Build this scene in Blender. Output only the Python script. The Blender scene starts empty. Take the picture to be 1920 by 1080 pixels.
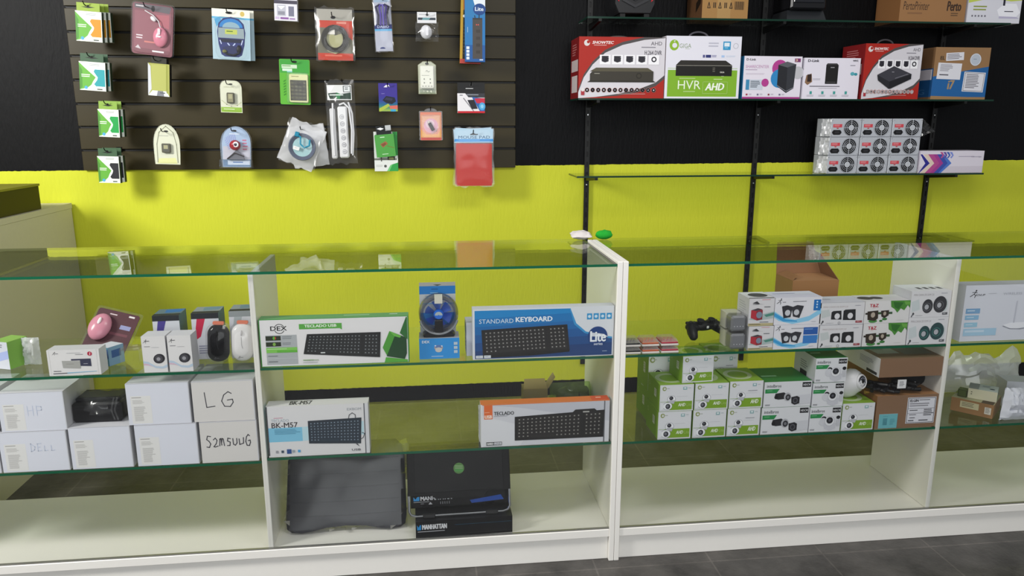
import bpy, math, random
from mathutils import Vector, Matrix, noise
scene = bpy.context.scene
COL = scene.collection

# ---------------------------------------------------------------- camera
CAM = Vector((0.0, -2.1836, 1.4267)); YAW, PITCH, FPX = 0.1132, 0.2189, 1401.15
_cy, _sy, _cp, _sp = math.cos(YAW), math.sin(YAW), math.cos(PITCH), math.sin(PITCH)
FWD = Vector((_sy*_cp, _cy*_cp, -_sp)); RGT = Vector((_cy, -_sy, 0)); UPV = RGT.cross(FWD)
cam = bpy.data.cameras.new('camera'); cam_o = bpy.data.objects.new('camera', cam); COL.objects.link(cam_o)
cam.sensor_width = 36.0; cam.lens = FPX/1920*36.0; cam.clip_start = 0.05
m = Matrix((RGT, UPV, -FWD)).transposed().to_4x4(); m.translation = CAM
cam_o.matrix_world = m
scene.camera = cam_o

# ---------------------------------------------------------------- world, lights, exposure
world = bpy.data.worlds.new('world'); scene.world = world; world.use_nodes = True
bg = world.node_tree.nodes['Background']; bg.inputs[0].default_value = (0.93, 0.97, 1.0, 1); bg.inputs[1].default_value = 0.42
def area(name, loc, rot, sx, sy, power, col=(1, .985, .95)):
    l = bpy.data.lights.new(name, 'AREA'); l.shape = 'RECTANGLE'; l.size = sx; l.size_y = sy; l.energy = power; l.color = col
    o = bpy.data.objects.new(name, l); COL.objects.link(o); o.location = loc; o.rotation_euler = rot
    return o
area('ceiling_tube_light', (-3.0, -1.0, 2.5), (math.radians(35), math.radians(-42), 0), 1.0, 0.5, 120)
area('ceiling_tube_light', (0.9, -0.9, 2.95), (math.radians(14), 0, 0), 1.6, 0.5, 34, (1, .97, .95))
area('shop_front_daylight', (0.2, -4.6, 1.9), (math.radians(83), 0, 0), 3.6, 2.2, 80, (.95, .97, 1))
vs = scene.view_settings
vs.view_transform = 'Standard'; vs.look = 'None'; vs.exposure = 0.0; vs.gamma = 1.0; vs.use_curve_mapping = False
scene.cycles.transparent_max_bounces = 40
scene.cycles.max_bounces = 10

# ---------------------------------------------------------------- materials
def lin(h):
    h = h.lstrip('#')
    if len(h) == 3: h = ''.join(c*2 for c in h)
    o = []
    for i in (0, 2, 4):
        c = int(h[i:i+2], 16)/255
        o.append(c/12.92 if c <= .04045 else ((c+.055)/1.055)**2.4)
    return (*o, 1)
_M = {}
def newmat(name):
    mt = bpy.data.materials.new(name); mt.use_nodes = True; mt.node_tree.nodes.clear(); return mt
def N(mt, t, **kw):
    n = mt.node_tree.nodes.new(t)
    for k, v in kw.items(): setattr(n, k, v)
    return n
def M(col, rough=.5, metal=0., spec=.3, noise_amt=0.0):
    """ink / plastic / metal of one colour with a faint procedural mottling"""
    if not isinstance(col, str): return col
    key = (col, rough, metal, spec, noise_amt)
    if key in _M: return _M[key]
    mt = newmat('mat_' + col.strip('#')); nt = mt.node_tree
    p = N(mt, 'ShaderNodeBsdfPrincipled'); o = N(mt, 'ShaderNodeOutputMaterial'); nt.links.new(p.outputs[0], o.inputs[0])
    p.inputs['Roughness'].default_value = rough; p.inputs['Metallic'].default_value = metal; p.inputs['Specular IOR Level'].default_value = spec
    c = lin(col); p.inputs['Base Color'].default_value = c
    if noise_amt:
        t = N(mt, 'ShaderNodeTexCoord'); nz = N(mt, 'ShaderNodeTexNoise'); nz.inputs['Scale'].default_value = 60
        r = N(mt, 'ShaderNodeMapRange'); r.inputs[3].default_value = 1-noise_amt; r.inputs[4].default_value = 1+noise_amt
        mx = N(mt, 'ShaderNodeVectorMath', operation='SCALE'); mx.inputs[0].default_value = c[:3]
        nt.links.new(t.outputs['Object'], nz.inputs[0]); nt.links.new(nz.outputs[0], r.inputs[0]); nt.links.new(r.outputs[0], mx.inputs['Scale'])
        nt.links.new(mx.outputs[0], p.inputs['Base Color'])
    _M[key] = mt
    return mt
def clear_mat(name, tint, rough=0.0, haze=0.0, haze_col=(.9, .9, .92, 1), ior=1.5, gloss=0.0):
    """thin glass / film: fresnel reflection over tinted clear, with an optional milky share"""
    mt = newmat(name); nt = mt.node_tree; L = nt.links.new
    g = N(mt, 'ShaderNodeNewGeometry'); mr = N(mt, 'ShaderNodeMapRange'); mr.inputs[3].default_value = ior; mr.inputs[4].default_value = 1/ior
    L(g.outputs['Backfacing'], mr.inputs[0])
    fr = N(mt, 'ShaderNodeFresnel'); L(mr.outputs[0], fr.inputs[0])
    ad = N(mt, 'ShaderNodeMath', operation='ADD', use_clamp=True); ad.inputs[1].default_value = gloss; L(fr.outputs[0], ad.inputs[0])
    tr = N(mt, 'ShaderNodeBsdfTransparent'); tr.inputs[0].default_value = tint
    gl = N(mt, 'ShaderNodeBsdfGlossy'); gl.inputs['Roughness'].default_value = rough
    mx = N(mt, 'ShaderNodeMixShader'); L(ad.outputs[0], mx.inputs[0])
    if haze:
        df = N(mt, 'ShaderNodeBsdfDiffuse'); df.inputs[0].default_value = haze_col
        m2 = N(mt, 'ShaderNodeMixShader'); m2.inputs[0].default_value = haze; L(tr.outputs[0], m2.inputs[1]); L(df.outputs[0], m2.inputs[2]); L(m2.outputs[0], mx.inputs[1])
    else: L(tr.outputs[0], mx.inputs[1])
    L(gl.outputs[0], mx.inputs[2])
    o = N(mt, 'ShaderNodeOutputMaterial'); L(mx.outputs[0], o.inputs[0])
    return mt
GLASS = clear_mat('shelf_glass', (.93, .965, .92, 1))
PANE = clear_mat('front_glass', (.98, .985, .98, 1))
EDGE = M('#125a3e', .15); EDGE_DARK = M('#0a3023', .15)
BAG = clear_mat('clear_bag', (.985, .985, .985, 1), .14, .02, ior=1.33, gloss=.01)
MILKY = clear_mat('milky_bag', (.95, .95, .95, 1), .2, .38, gloss=.05)
BLISTER = clear_mat('blister_plastic', (.985, .985, .985, 1), .07, .015, ior=1.35, gloss=.01)
WRAP = clear_mat('shrink_wrap', (.98, .98, .98, 1), .2, .0, ior=1.35, gloss=.01)

# ---------------------------------------------------------------- mesh builder
class B:
    def __init__(s): s.v = []; s.f = []; s.m = []; s.mats = []
    def mi(s, mat):
        mat = M(mat)
        if mat not in s.mats: s.mats.append(mat)
        return s.mats.index(mat)
    def face(s, pts, mat):
        i = len(s.v); s.v += [tuple(p) for p in pts]; s.f.append(tuple(range(i, i+len(pts)))); s.m.append(s.mi(mat))
    def add(s, vs, fs, mat):
        i = len(s.v); s.v += [tuple(p) for p in vs]; k = s.mi(mat)
        for f in fs: s.f.append(tuple(j+i for j in f)); s.m.append(k)
    def box(s, a, b, mat, mats=None):
        (x0, y0, z0), (x1, y1, z1) = a, b
        vs = [(x0,y0,z0),(x1,y0,z0),(x1,y1,z0),(x0,y1,z0),(x0,y0,z1),(x1,y0,z1),(x1,y1,z1),(x0,y1,z1)]
        fs = dict(bottom=(3,2,1,0), top=(4,5,6,7), front=(0,1,5,4), right=(1,2,6,5), back=(2,3,7,6), left=(3,0,4,7))
        i = len(s.v); s.v += vs
        for k, f in fs.items():
            s.f.append(tuple(j+i for j in f)); s.m.append(s.mi((mats or {}).get(k, mat)))
    def bbox(s, a, b, mat, r=.002):
        """box with chamfered edges"""
        (x0, y0, z0), (x1, y1, z1) = a, b
        def ring(y, d): return [(x0+d+r*0, y, z0+d), (x1-d, y, z0+d), (x1-d, y, z1-d), (x0+d, y, z1-d)]
        def oct_(y, c, d):
            X0, X1, Z0, Z1 = x0+d, x1-d, z0+d, z1-d
            return [(X0+c,y,Z0),(X1-c,y,Z0),(X1,y,Z0+c),(X1,y,Z1-c),(X1-c,y,Z1),(X0+c,y,Z1),(X0,y,Z1-c),(X0,y,Z0+c)]
        s.loft([oct_(y0, r*.5, r), oct_(y0+r, r, 0), oct_(y1-r, r, 0), oct_(y1, r*.5, r)], mat)
    def loft(s, rings, mat, caps=True, close=True):
        n = len(rings[0]); i = len(s.v); k = s.mi(mat)
        for r in rings: s.v += [tuple(p) for p in r]
        for a in range(len(rings)-1):
            for j in range(n if close else n-1):
                q = (j+1) % n
                s.f.append((i+a*n+j, i+a*n+q, i+(a+1)*n+q, i+(a+1)*n+j)); s.m.append(k)
        if caps:
            s.f.append(tuple(i+j for j in reversed(range(n)))); s.m.append(k)
            s.f.append(tuple(i+(len(rings)-1)*n+j for j in range(n))); s.m.append(k)
    def prism(s, poly, y0, y1, mat, cham=0.0, front=None):
        """poly: (x,z) outline counter-clockwise seen from -Y; front at y0"""
        if cham:
            cx = sum(p[0] for p in poly)/len(poly); cz = sum(p[1] for p in poly)/len(poly)
            rad = max(max(abs(p[0]-cx), abs(p[1]-cz)) for p in poly)
            k = 1-cham/rad
            ins = [(cx+(x-cx)*k, cz+(z-cz)*k) for x, z in poly]
            rings = [[(x, y0, z) for x, z in ins], [(x, y0+cham*.8, z) for x, z in poly], [(x, y1, z) for x, z in poly]]
        else: rings = [[(x, y0, z) for x, z in poly], [(x, y1, z) for x, z in poly]]
        nf = len(s.f); s.loft(rings, mat)
        if front is not None: s.m[len(s.f)-2] = s.mi(front)
    def tube(s, pts, r, mat, n=8, caps=True):
        pts = [Vector(p) for p in pts]; rings = []; up = None
        for i, p in enumerate(pts):
            d = (pts[min(i+1, len(pts)-1)]-pts[max(i-1, 0)]).normalized()
            if up is None:
                up = Vector((0, 0, 1)) if abs(d.z) < .9 else Vector((0, 1, 0))
            a = d.cross(up).normalized(); b = a.cross(d).normalized(); up = b
            rr_ = r[i] if isinstance(r, (list, tuple)) else r
            rings.append([p+a*math.cos(t)*rr_+b*math.sin(t)*rr_ for t in [2*math.pi*j/n for j in range(n)]])
        s.loft(rings, mat, caps)
    def lathe(s, prof, c, axis, mat, n=24, caps=False):
        """prof: (radius, along) list"""
        c = Vector(c); ax = Vector(axis).normalized(); a = ax.orthogonal().normalized(); b = ax.cross(a)
        s.loft([[c+ax*h+(a*math.cos(t)+b*math.sin(t))*max(r, 1e-5) for t in [2*math.pi*j/n for j in range(n)]] for r, h in prof], mat, caps)
    def ball(s, c, rx, ry, rz, mat, n=16, m=10, rot=None):
        rings = []
        for i in range(m+1):
            ph = math.pi*i/m-math.pi/2; ring = []
            for j in range(n):
                t = 2*math.pi*j/n
                p = Vector((rx*math.cos(ph)*math.cos(t), ry*math.cos(ph)*math.sin(t), rz*math.sin(ph)))
                if abs(abs(ph)-math.pi/2) < 1e-6: p = Vector((1e-5*math.cos(t), 1e-5*math.sin(t), p.z))
                if rot: p = rot @ p
                ring.append(p+Vector(c))
            rings.append(ring)
        s.loft(rings, mat, False)
    def xf(s, mtx, start=0):
        for i in range(start, len(s.v)): s.v[i] = tuple(mtx @ Vector(s.v[i]))
    def build(s, name, parent=None, loc=(0, 0, 0), rz=0, sharp=30, **props):
        me = bpy.data.meshes.new(name); me.from_pydata(s.v, [], s.f)
        for mt in s.mats: me.materials.append(mt)
        me.polygons.foreach_set('material_index', s.m)
        me.polygons.foreach_set('use_smooth', [True]*len(s.f))
        me.update(); me.set_sharp_from_angle(angle=math.radians(sharp))
        o = bpy.data.objects.new(name, me); COL.objects.link(o)
        if parent: o.parent = parent
        o.location = loc; o.rotation_euler = rz if isinstance(rz, (tuple, list)) else (0, 0, rz)
        for k, v in props.items():
            if v: o[k] = v
        return o
def rr(w, h, r, cx=0, cz=0, n=5):
    """rounded rectangle outline, counter-clockwise in (x,z)"""
    o = []
    for (sx, sz, a0) in ((1, -1, -90), (1, 1, 0), (-1, 1, 90), (-1, -1, 180)):
        for i in range(n+1):
            a = math.radians(a0+90*i/n); o.append((cx+sx*(w/2-r)+r*math.cos(a), cz+sz*(h/2-r)+r*math.sin(a)))
    return o
def empty(name, loc, label, cat, group=None, rz=0):
    o = bpy.data.objects.new(name, None); COL.objects.link(o); o.location = loc; o.empty_display_size = .05
    o.rotation_euler = rz if isinstance(rz, (tuple, list)) else (0, 0, rz)
    o['label'] = label; o['category'] = cat
    if group: o['group'] = group
    return o
def tag(o, label=None, cat=None, group=None):
    if label: o['label'] = label
    if cat: o['category'] = cat
    if group: o['group'] = group
    return o
def dup(src, loc=None, rz=None, label=None, group=None):
    r = src.copy(); COL.objects.link(r)
    if loc is not None: r.location = loc
    if rz is not None: r.rotation_euler = rz if isinstance(rz, (tuple, list)) else (0, 0, rz)
    if label: r['label'] = label
    if group: r['group'] = group
    for ch in list(src.children):
        c = ch.copy(); COL.objects.link(c); c.parent = r
        for g in list(ch.children):
            d = g.copy(); COL.objects.link(d); d.parent = c
    return r

# ---------------------------------------------------------------- flat printing on faces
_T = {}
def textgeo(s, bold, shear):
    k = (s, bold, shear)
    if k not in _T:
        cu = bpy.data.curves.new('lettering', 'FONT'); cu.body = s; cu.resolution_u = 2; cu.shear = shear
        ob = bpy.data.objects.new('lettering', cu); COL.objects.link(ob)
        bpy.context.view_layer.update()
        me = bpy.data.meshes.new_from_object(ob)
        vs_ = [(v.co.x, v.co.y) for v in me.vertices]; fs_ = [tuple(p.vertices) for p in me.polygons]
        bpy.data.objects.remove(ob); bpy.data.curves.remove(cu); bpy.data.meshes.remove(me)
        x0 = min(v[0] for v in vs_); x1 = max(v[0] for v in vs_); y0 = min(v[1] for v in vs_); y1 = max(v[1] for v in vs_)
        _T[k] = ([((x-x0)/(x1-x0), (y1-y)/(y1-y0)) for x, y in vs_], fs_)
    return _T[k]
class Print:
    """a flat canvas: x 0..1 left to right, y 0..1 top to bottom, on the quad tl,tr,br,bl"""
    def __init__(s, b, tl, tr, br, bl, n, lay=None):
        s.b = b; s.q = [Vector(p) for p in (tl, tr, br, bl)]; s.n = Vector(n).normalized(); s.lay = lay or [0]
        s.w = (s.q[1]-s.q[0]).length; s.h = (s.q[3]-s.q[0]).length; s.a = s.h/s.w
    def pt(s, x, y):
        a, b_, c, d = s.q
        return (a*(1-x)+b_*x)*(1-y)+(d*(1-x)+c*x)*y+s.n*(.00012+.00004*s.lay[0])
    def P(s, pts, col):
        s.lay[0] += 1; s.b.face([s.pt(x, y) for x, y in reversed(pts)], col)
    def R(s, x0, y0, x1, y1, col): s.P([(x0, y0), (x1, y0), (x1, y1), (x0, y1)], col)
    def E(s, cx, cy, rx, ry, col, rot=0, n=20, a0=0, a1=360):
        """ellipse, radii as a share of the height"""
        c, q = math.cos(rot), math.sin(rot); o = []
        full = a1-a0 >= 360
        for i in range(n if full else n+1):
            t = math.radians(a0+(a1-a0)*i/n); x, y = rx*math.cos(t), ry*math.sin(t)
            o.append((cx+(x*c-y*q)*s.a, cy+(x*q+y*c)))
        s.P(o, col)
    def ring(s, cx, cy, ro, ri, col, n=22, a0=0, a1=360):
        s.lay[0] += 1; vs_ = []; fs_ = []
        for i in range(n+1):
            t = math.radians(a0+(a1-a0)*i/n)
            for r in (ro, ri): vs_.append(s.pt(cx+r*math.cos(t)*s.a, cy+r*math.sin(t)))
        for i in range(n): fs_.append((2*i+1, 2*i+3, 2*i+2, 2*i))
        s.b.add(vs_, fs_, col)
    def S(s, pts, w, col):
        """pen stroke, width as a share of the height"""
        s.lay[0] += 1
        for (x0, y0), (x1, y1) in zip(pts, pts[1:]):
            dx, dy = (x1-x0)/s.a, y1-y0; l = math.hypot(dx, dy) or 1; nx, ny = -dy/l*w/2*s.a, dx/l*w/2
            ex, ey = dx/l*w*.3*s.a, dy/l*w*.3
            s.b.face([s.pt(x0-nx-ex, y0-ny-ey), s.pt(x0+nx-ex, y0+ny-ey), s.pt(x1+nx+ex, y1+ny+ey), s.pt(x1-nx+ex, y1-ny+ey)], col)
    def T(s, t, x0, y0, x1, y1, col, bold=0., shear=0.):
        vs_, fs_ = textgeo(t, 0, shear); s.lay[0] += 1; e = max(bold, 0)*1.9*(y1-y0)*s.a; g = max(bold, 0)*.9*(y1-y0)
        for dx, dy in (((-e, 0), (e, 0), (0, -g), (0, g)) if bold > 0 else ((0, 0),)):
            s.b.add([s.pt(x0+e+(x1-x0-2*e)*x+dx, y0+(y1-y0)*y+dy) for x, y in vs_], fs_, col); s.lay[0] += 1
    def L(s, x0, y0, x1, y1, n, col, seed=1, t=.45):
        rnd = random.Random(seed*7+n); h = (y1-y0)/n
        for i in range(n):
            s.R(x0, y0+i*h, x0+(x1-x0)*rnd.uniform(.6, 1), y0+i*h+h*t, col); s.lay[0] -= 1
        s.lay[0] += 1
    def sub(s, pts):
        """a canvas inside this one; pts: four (x,y) corners tl,tr,br,bl or a rectangle x0,y0,x1,y1"""
        if len(pts) == 4 and not isinstance(pts[0], (tuple, list)):
            x0, y0, x1, y1 = pts; pts = [(x0, y0), (x1, y0), (x1, y1), (x0, y1)]
        l = s.lay[0]; k = s.n*(.00012+.00004*l)
        return Print(s.b, *[s.pt(x, y)-k for x, y in pts], s.n, s.lay)

class Carton(B):
    """box W x D x H, base centre of the front at the origin, front facing -Y"""
    def __init__(s, W, D, H, col='#e8e8ea', **f):
        super().__init__(); s.W, s.D, s.H = W, D, H
        s.box((-W/2, 0, 0), (W/2, D, H), col, f)
        x = W/2
        s.front = Print(s, (-x,0,H), (x,0,H), (x,0,0), (-x,0,0), (0,-1,0))
        s.left = Print(s, (-x,D,H), (-x,0,H), (-x,0,0), (-x,D,0), (-1,0,0))
        s.right = Print(s, (x,0,H), (x,D,H), (x,D,0), (x,0,0), (1,0,0))
        s.top = Print(s, (-x,D,H), (x,D,H), (x,0,H), (-x,0,H), (0,0,1))
def at(px, py, Y):
    d = FWD+RGT*((px-960)/FPX)+UPV*((540-py)/FPX); return CAM+d*((Y-CAM.y)/d.y)
def span(xl, yl, xr, yr, Y, yt=None, xt=None):
    """real width, centre X and height of an upright face at depth Y whose bottom corners and top are seen at these picture points"""
    a, b = at(xl, yl, Y), at(xr, yr, Y); w = b.x-a.x; h = None
    if yt is not None:
        t = at((xl+xr)/2 if xt is None else xt, yt, Y); h = t.z-(a.z+b.z)/2
    return w, (a.x+b.x)/2, h
random.seed(4)

# ---------------------------------------------------------------- room
WY = 1.52            # wall plane; the slat panel and the shelf uprights stand on it
def wall_material():
    mt = newmat('painted_wall'); nt = mt.node_tree; L = nt.links.new
    p = N(mt, 'ShaderNodeBsdfPrincipled'); o = N(mt, 'ShaderNodeOutputMaterial'); L(p.outputs[0], o.inputs[0])
    tc = N(mt, 'ShaderNodeTexCoord'); sp = N(mt, 'ShaderNodeSeparateXYZ'); L(tc.outputs['Object'], sp.inputs[0])
    def mth(op, a, b=None):
        n = N(mt, 'ShaderNodeMath', operation=op)
        for i, v in enumerate((a, b)):
            if v is None: continue
            if isinstance(v, (int, float)): n.inputs[i].default_value = v
            else: L(v, n.inputs[i])
        return n.outputs[0]
    nz = N(mt, 'ShaderNodeTexNoise'); nz.inputs['Scale'].default_value = 45; nz.inputs['Detail'].default_value = 4; L(tc.outputs['Object'], nz.inputs[0])
    z = mth('ADD', sp.outputs[2], mth('MULTIPLY', mth('SUBTRACT', nz.outputs[0], .5), .007))
    z1 = mth('SUBTRACT', z, mth('MULTIPLY', sp.outputs[0], .0045))
    up = mth('GREATER_THAN', z1, 1.2135); low = mth('LESS_THAN', z, .0915)
    blk = mth('MAXIMUM', up, low)
    # roller texture: stretched noise gives faint vertical and slanted combing
    mp = N(mt, 'ShaderNodeMapping'); mp.inputs['Scale'].default_value = (70, 1, 14); mp.inputs['Rotation'].default_value = (0, .35, 0); L(tc.outputs['Object'], mp.inputs[0])
    n2 = N(mt, 'ShaderNodeTexNoise'); n2.inputs['Scale'].default_value = 1.6; n2.inputs['Detail'].default_value = 5; L(mp.outputs[0], n2.inputs[0])
    bp = N(mt, 'ShaderNodeBump'); bp.inputs['Strength'].default_value = .35; bp.inputs['Distance'].default_value = .004; L(n2.outputs[0], bp.inputs['Height'])
    L(bp.outputs[0], p.inputs['Normal'])
    n3 = N(mt, 'ShaderNodeTexNoise'); n3.inputs['Scale'].default_value = 3; L(tc.outputs['Object'], n3.inputs[0])
    ye = N(mt, 'ShaderNodeMix', data_type='RGBA'); ye.inputs[6].default_value = lin(YEL[0]); ye.inputs[7].default_value = lin(YEL[1]); L(n3.outputs[0], ye.inputs[0])
    mx = N(mt, 'ShaderNodeMix', data_type='RGBA'); L(blk, mx.inputs[0]); L(ye.outputs[2], mx.inputs[6]); mx.inputs[7].default_value = lin('#070709')
    L(mx.outputs[2], p.inputs['Base Color']); p.inputs['Roughness'].default_value = .5; p.inputs['Specular IOR Level'].default_value = .12
    return mt
YEL = ('#c3c833', '#cbcf3b')
b = B(); b.box((-4.2, WY, 0), (5.2, WY+.15, 3.1), wall_material())
b.build('wall_back', kind='structure')

def floor_material():
    mt = newmat('slate_floor'); nt = mt.node_tree; L = nt.links.new
    p = N(mt, 'ShaderNodeBsdfPrincipled'); o = N(mt, 'ShaderNodeOutputMaterial'); L(p.outputs[0], o.inputs[0])
    tc = N(mt, 'ShaderNodeTexCoord'); mp = N(mt, 'ShaderNodeMapping'); L(tc.outputs['Object'], mp.inputs[0])
    mp.inputs['Location'].default_value = (-.13, .045, 0)
    br = N(mt, 'ShaderNodeTexBrick', offset=0.0, squash=1.0); L(mp.outputs[0], br.inputs[0])
    br.inputs['Scale'].default_value = 1; br.inputs['Brick Width'].default_value = .39; br.inputs['Row Height'].default_value = .39; br.inputs['Mortar Size'].default_value = .003
    br.inputs['Color1'].default_value = lin('#403d3a'); br.inputs['Color2'].default_value = lin('#393735'); br.inputs['Mortar'].default_value = lin('#4e4a46')
    nz = N(mt, 'ShaderNodeTexNoise'); nz.inputs['Scale'].default_value = 6; nz.inputs['Detail'].default_value = 8; nz.inputs['Roughness'].default_value = .65; L(tc.outputs['Object'], nz.inputs[0])
    mr = N(mt, 'ShaderNodeMapRange'); mr.inputs[1].default_value = .3; mr.inputs[2].default_value = .7; mr.inputs[3].default_value = .4; mr.inputs[4].default_value = 1.75; L(nz.outputs[0], mr.inputs[0])
    vm = N(mt, 'ShaderNodeVectorMath', operation='SCALE'); L(br.outputs[0], vm.inputs[0]); L(mr.outputs[0], vm.inputs['Scale'])
    L(vm.outputs[0], p.inputs['Base Color'])
    bp = N(mt, 'ShaderNodeBump'); bp.inputs['Strength'].default_value = .5; bp.inputs['Distance'].default_value = .01; L(nz.outputs[0], bp.inputs['Height']); L(bp.outputs[0], p.inputs['Normal'])
    p.inputs['Roughness'].default_value = .38
    return mt
b = B(); b.box((-4.2, -5, -.1), (5.2, WY+.15, 0), floor_material())
b.build('floor', kind='structure')

# slat panel: boards with a shadow groove between them on a dark backing
SY = 1.502; SX0, SX1 = -1.57, .436; SZ0, PITCH_Z, OFF = 1.2075, .1038, .0912
SLAT = M('#342d16', .42, spec=.22, noise_amt=.06)
b = B(); b.box((SX0+.004, SY+.012, SZ0+.002), (SX1-.004, WY-.0005, 2.56), '#0d0c09')
z = SZ0
for k in range(13):
    zt = SZ0+OFF+PITCH_Z*k-.0055
    b.bbox((SX0, SY, z), (SX1, SY+.0121, zt), SLAT, .0012); z = zt+.011
b.build('slat_wall_panel', label='dark olive horizontal slat display panel fixed to the upper wall', category='slat wall')

# shelf uprights on the wall: black slotted steel, with screws
for i, (px, zb, lab) in enumerate(((1099, .182, 'black slotted steel upright nearest the slat panel, behind the twin white posts'),
                                   (1410, .17, 'black slotted steel upright behind the stack of speaker boxes'),
                                   (1733, .17, 'black slotted steel upright beneath the white printer cartridge box'))):
    x = (at(px, 380, SY)).x
    up_ = empty('shelf_upright', (x, SY, zb), lab, 'upright', 'black slotted uprights on the wall')
    b = B(); b.box((-.009, .004, 0), (.009, WY-SY-.0005, 2.3), '#121212'); b.box((-.0125, 0, 0), (-.004, .004, 2.3), '#161616'); b.box((.004, 0, 0), (.0125, .004, 2.3), '#161616')
    for k in range(0, 46): b.box((-.004, .0005, k*.05), (.004, .004, k*.05+.024), '#1c1c1c')
    b.build('rail', up_)
    for zz in (.72, 1.02, 1.36): 
        b = B(); b.lathe([(.0001, -.0012), (.0035, -.001), (.0045, .001)], (0, 0, zz-zb+.1), (0, 1, 0), M('#c8c8c8', .3, 1.), 10); b.build('screw', up_)

# glass wall shelves on brackets
SHZ = (1.174, 1.5285, 1.884)
for zi, z in enumerate(SHZ):
    nm = ('lowest glass wall shelf, holding the fan-grilled power supplies', 'middle glass wall shelf, holding the row of recorder boxes', 'highest glass wall shelf, holding the cardboard printer box')[zi]
    o = empty('glass_wall_shelf', (.70 if zi < 2 else .735, 1.285, z), nm, 'wall shelf', 'glass shelves on the wall uprights')
    b = B(); b.box((0, 0, -.004), (2.06, .205, .004), EDGE_DARK, dict(top=GLASS, bottom=GLASS, back=GLASS)); b.build('glass_plate', o)
    for px in (1099, 1410, 1733):
        x = at(px, 380, SY).x-o.location.x
        b = B(); bk = M('#101010', .4)
        b.loft([[(x-.007, .214, -.034), (x+.007, .214, -.034), (x+.007, .214, -.0045), (x-.007, .214, -.0045)], [(x-.007, -.0, -.016), (x+.007, 0, -.016), (x+.007, 0, -.0045), (x-.007, 0, -.0045)]], bk)
        b.build('bracket', o)

# grey desk standing against the wall on the left, and the flat box on it
b = B(); g = M('#cdc8ae', .5, noise_amt=.03)
b.box((-3.2, .455, 0), (-1.645, SY, 1.033), g); b.box((-3.2, .450, 1.034), (-1.6435, SY+.004, 1.058), g)
b.build('reception_desk', label='plain grey-beige desk against the wall at the left edge', category='desk')
o = empty('storage_box', (-1.66, .75, 1.059), 'dark olive flat lidded box on the grey desk', 'box')
b = B(); b.box((-.45, -.3, 0), (0, .51, .098), M('#39340f', .5)); b.build('body', o)
b = B(); b.box((-.455, -.305, .099), (.004, .514, .108), M('#8d8a2e', .45)); b.build('lid', o, label='pale green lid edge')

# ---------------------------------------------------------------- the two glass-topped showcases
WHT = M('#e9e6df', .32, noise_amt=.015); WED = M('#f1eee8', .35)
Z0, Z1, Z2, DEP, DIV = .1138, .7046, .4117, .4337, .345
def showcase(name, label, x0, x1, divx, post_left, z1s, z2s):
    o = empty(name, ((x0+x1)/2, 0, 0), label, 'showcase', 'white showcases with glass shelves'); ox = (x0+x1)/2
    T = .0165
    def bx(part, a, b_, mat, **kw):
        q = B(); q.bbox((a[0]-ox, a[1], a[2]), (b_[0]-ox, b_[1], b_[2]), mat, .0012); return q.build(part, o, **kw)
    inner0, inner1 = x0+T, x1-T
    bx('side_panel', (x0, -.004, 0), (x0+T, DEP, 1.012), WHT); bx('side_panel', (x1-T, -.004, 0), (x1, DEP, 1.012), WHT)
    bx('bottom_board', (inner0, 0, Z0-.027), (inner1, DEP, Z0), WHT)
    bx('plinth', (inner0, .012, 0), (inner1, .028, Z0-.0275), WHT)
    bx('divider', (divx, .0125, Z0+.0005), (divx+.0155, DIV, .9955), WHT)
    q = B(); q.box((inner0-ox, .003, Z0+.0002), (inner1-ox, .0115, Z0+.0035), M('#8d8c88', .4, .6)); q.build('glass_track', o)
    q = B(); q.box((inner0-ox, .0, .9962), (inner1-ox, .51, 1.0042), EDGE, dict(top=GLASS, bottom=GLASS, back=GLASS)); q.build('glass_top', o)
    for k, (a, c) in enumerate(((inner0, divx-.0005), (divx+.016, inner1))):
        for zz, dp in ((z1s[k], .42), (z2s[k], .455)):
            q = B(); q.box((a+.001-ox, .0125, zz-.004), (c-.001-ox, dp if dp < DEP else DEP+.02, zz+.004), EDGE, dict(top=GLASS, bottom=GLASS, back=GLASS)); q.build('glass_shelf', o)
            for yy in (.06, .30):
                for xx in (a+.0005, c-.0085):
                    q = B(); q.box((xx-ox, yy, zz-.0105), (xx+.008-ox, yy+.008, zz-.0045), M('#9a9a9a', .3, 1.)); q.build('shelf_pin', o)
        q = B(); q.box((a-ox-(.008 if k else .0), .005, Z0+.004), (c-ox+(.0078 if not k else 0), .0095, .9955), PANE, None); q.build('front_glass', o)
    return o
XM = .5885
ZL1, ZC1, ZR1, ZF1 = .7015, .7052, .7046, .7046
ZL2, ZC2, ZR2, ZF2 = .4065, .4145, .4117, .4117
DL, DR = -.5075-.0155, 1.697
showcase('showcase', 'white showcase with the keyboard boxes, left of the twin posts', -1.63, XM-.0005, DL, 0, (ZL1, ZC1), (ZL2, ZC2))
showcase('showcase', 'white showcase with the camera boxes, right of the twin posts', XM+.0005, 2.9, DR, 1, (ZR1, ZF1), (ZR2, ZF2))

def fit(W, cx, lo, hi):
    """keep a thing of width W at cx between two uprights"""
    a, b = max(cx-W/2, lo+.0012), min(cx+W/2, hi-.0012)
    return b-a, (a+b)/2

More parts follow.
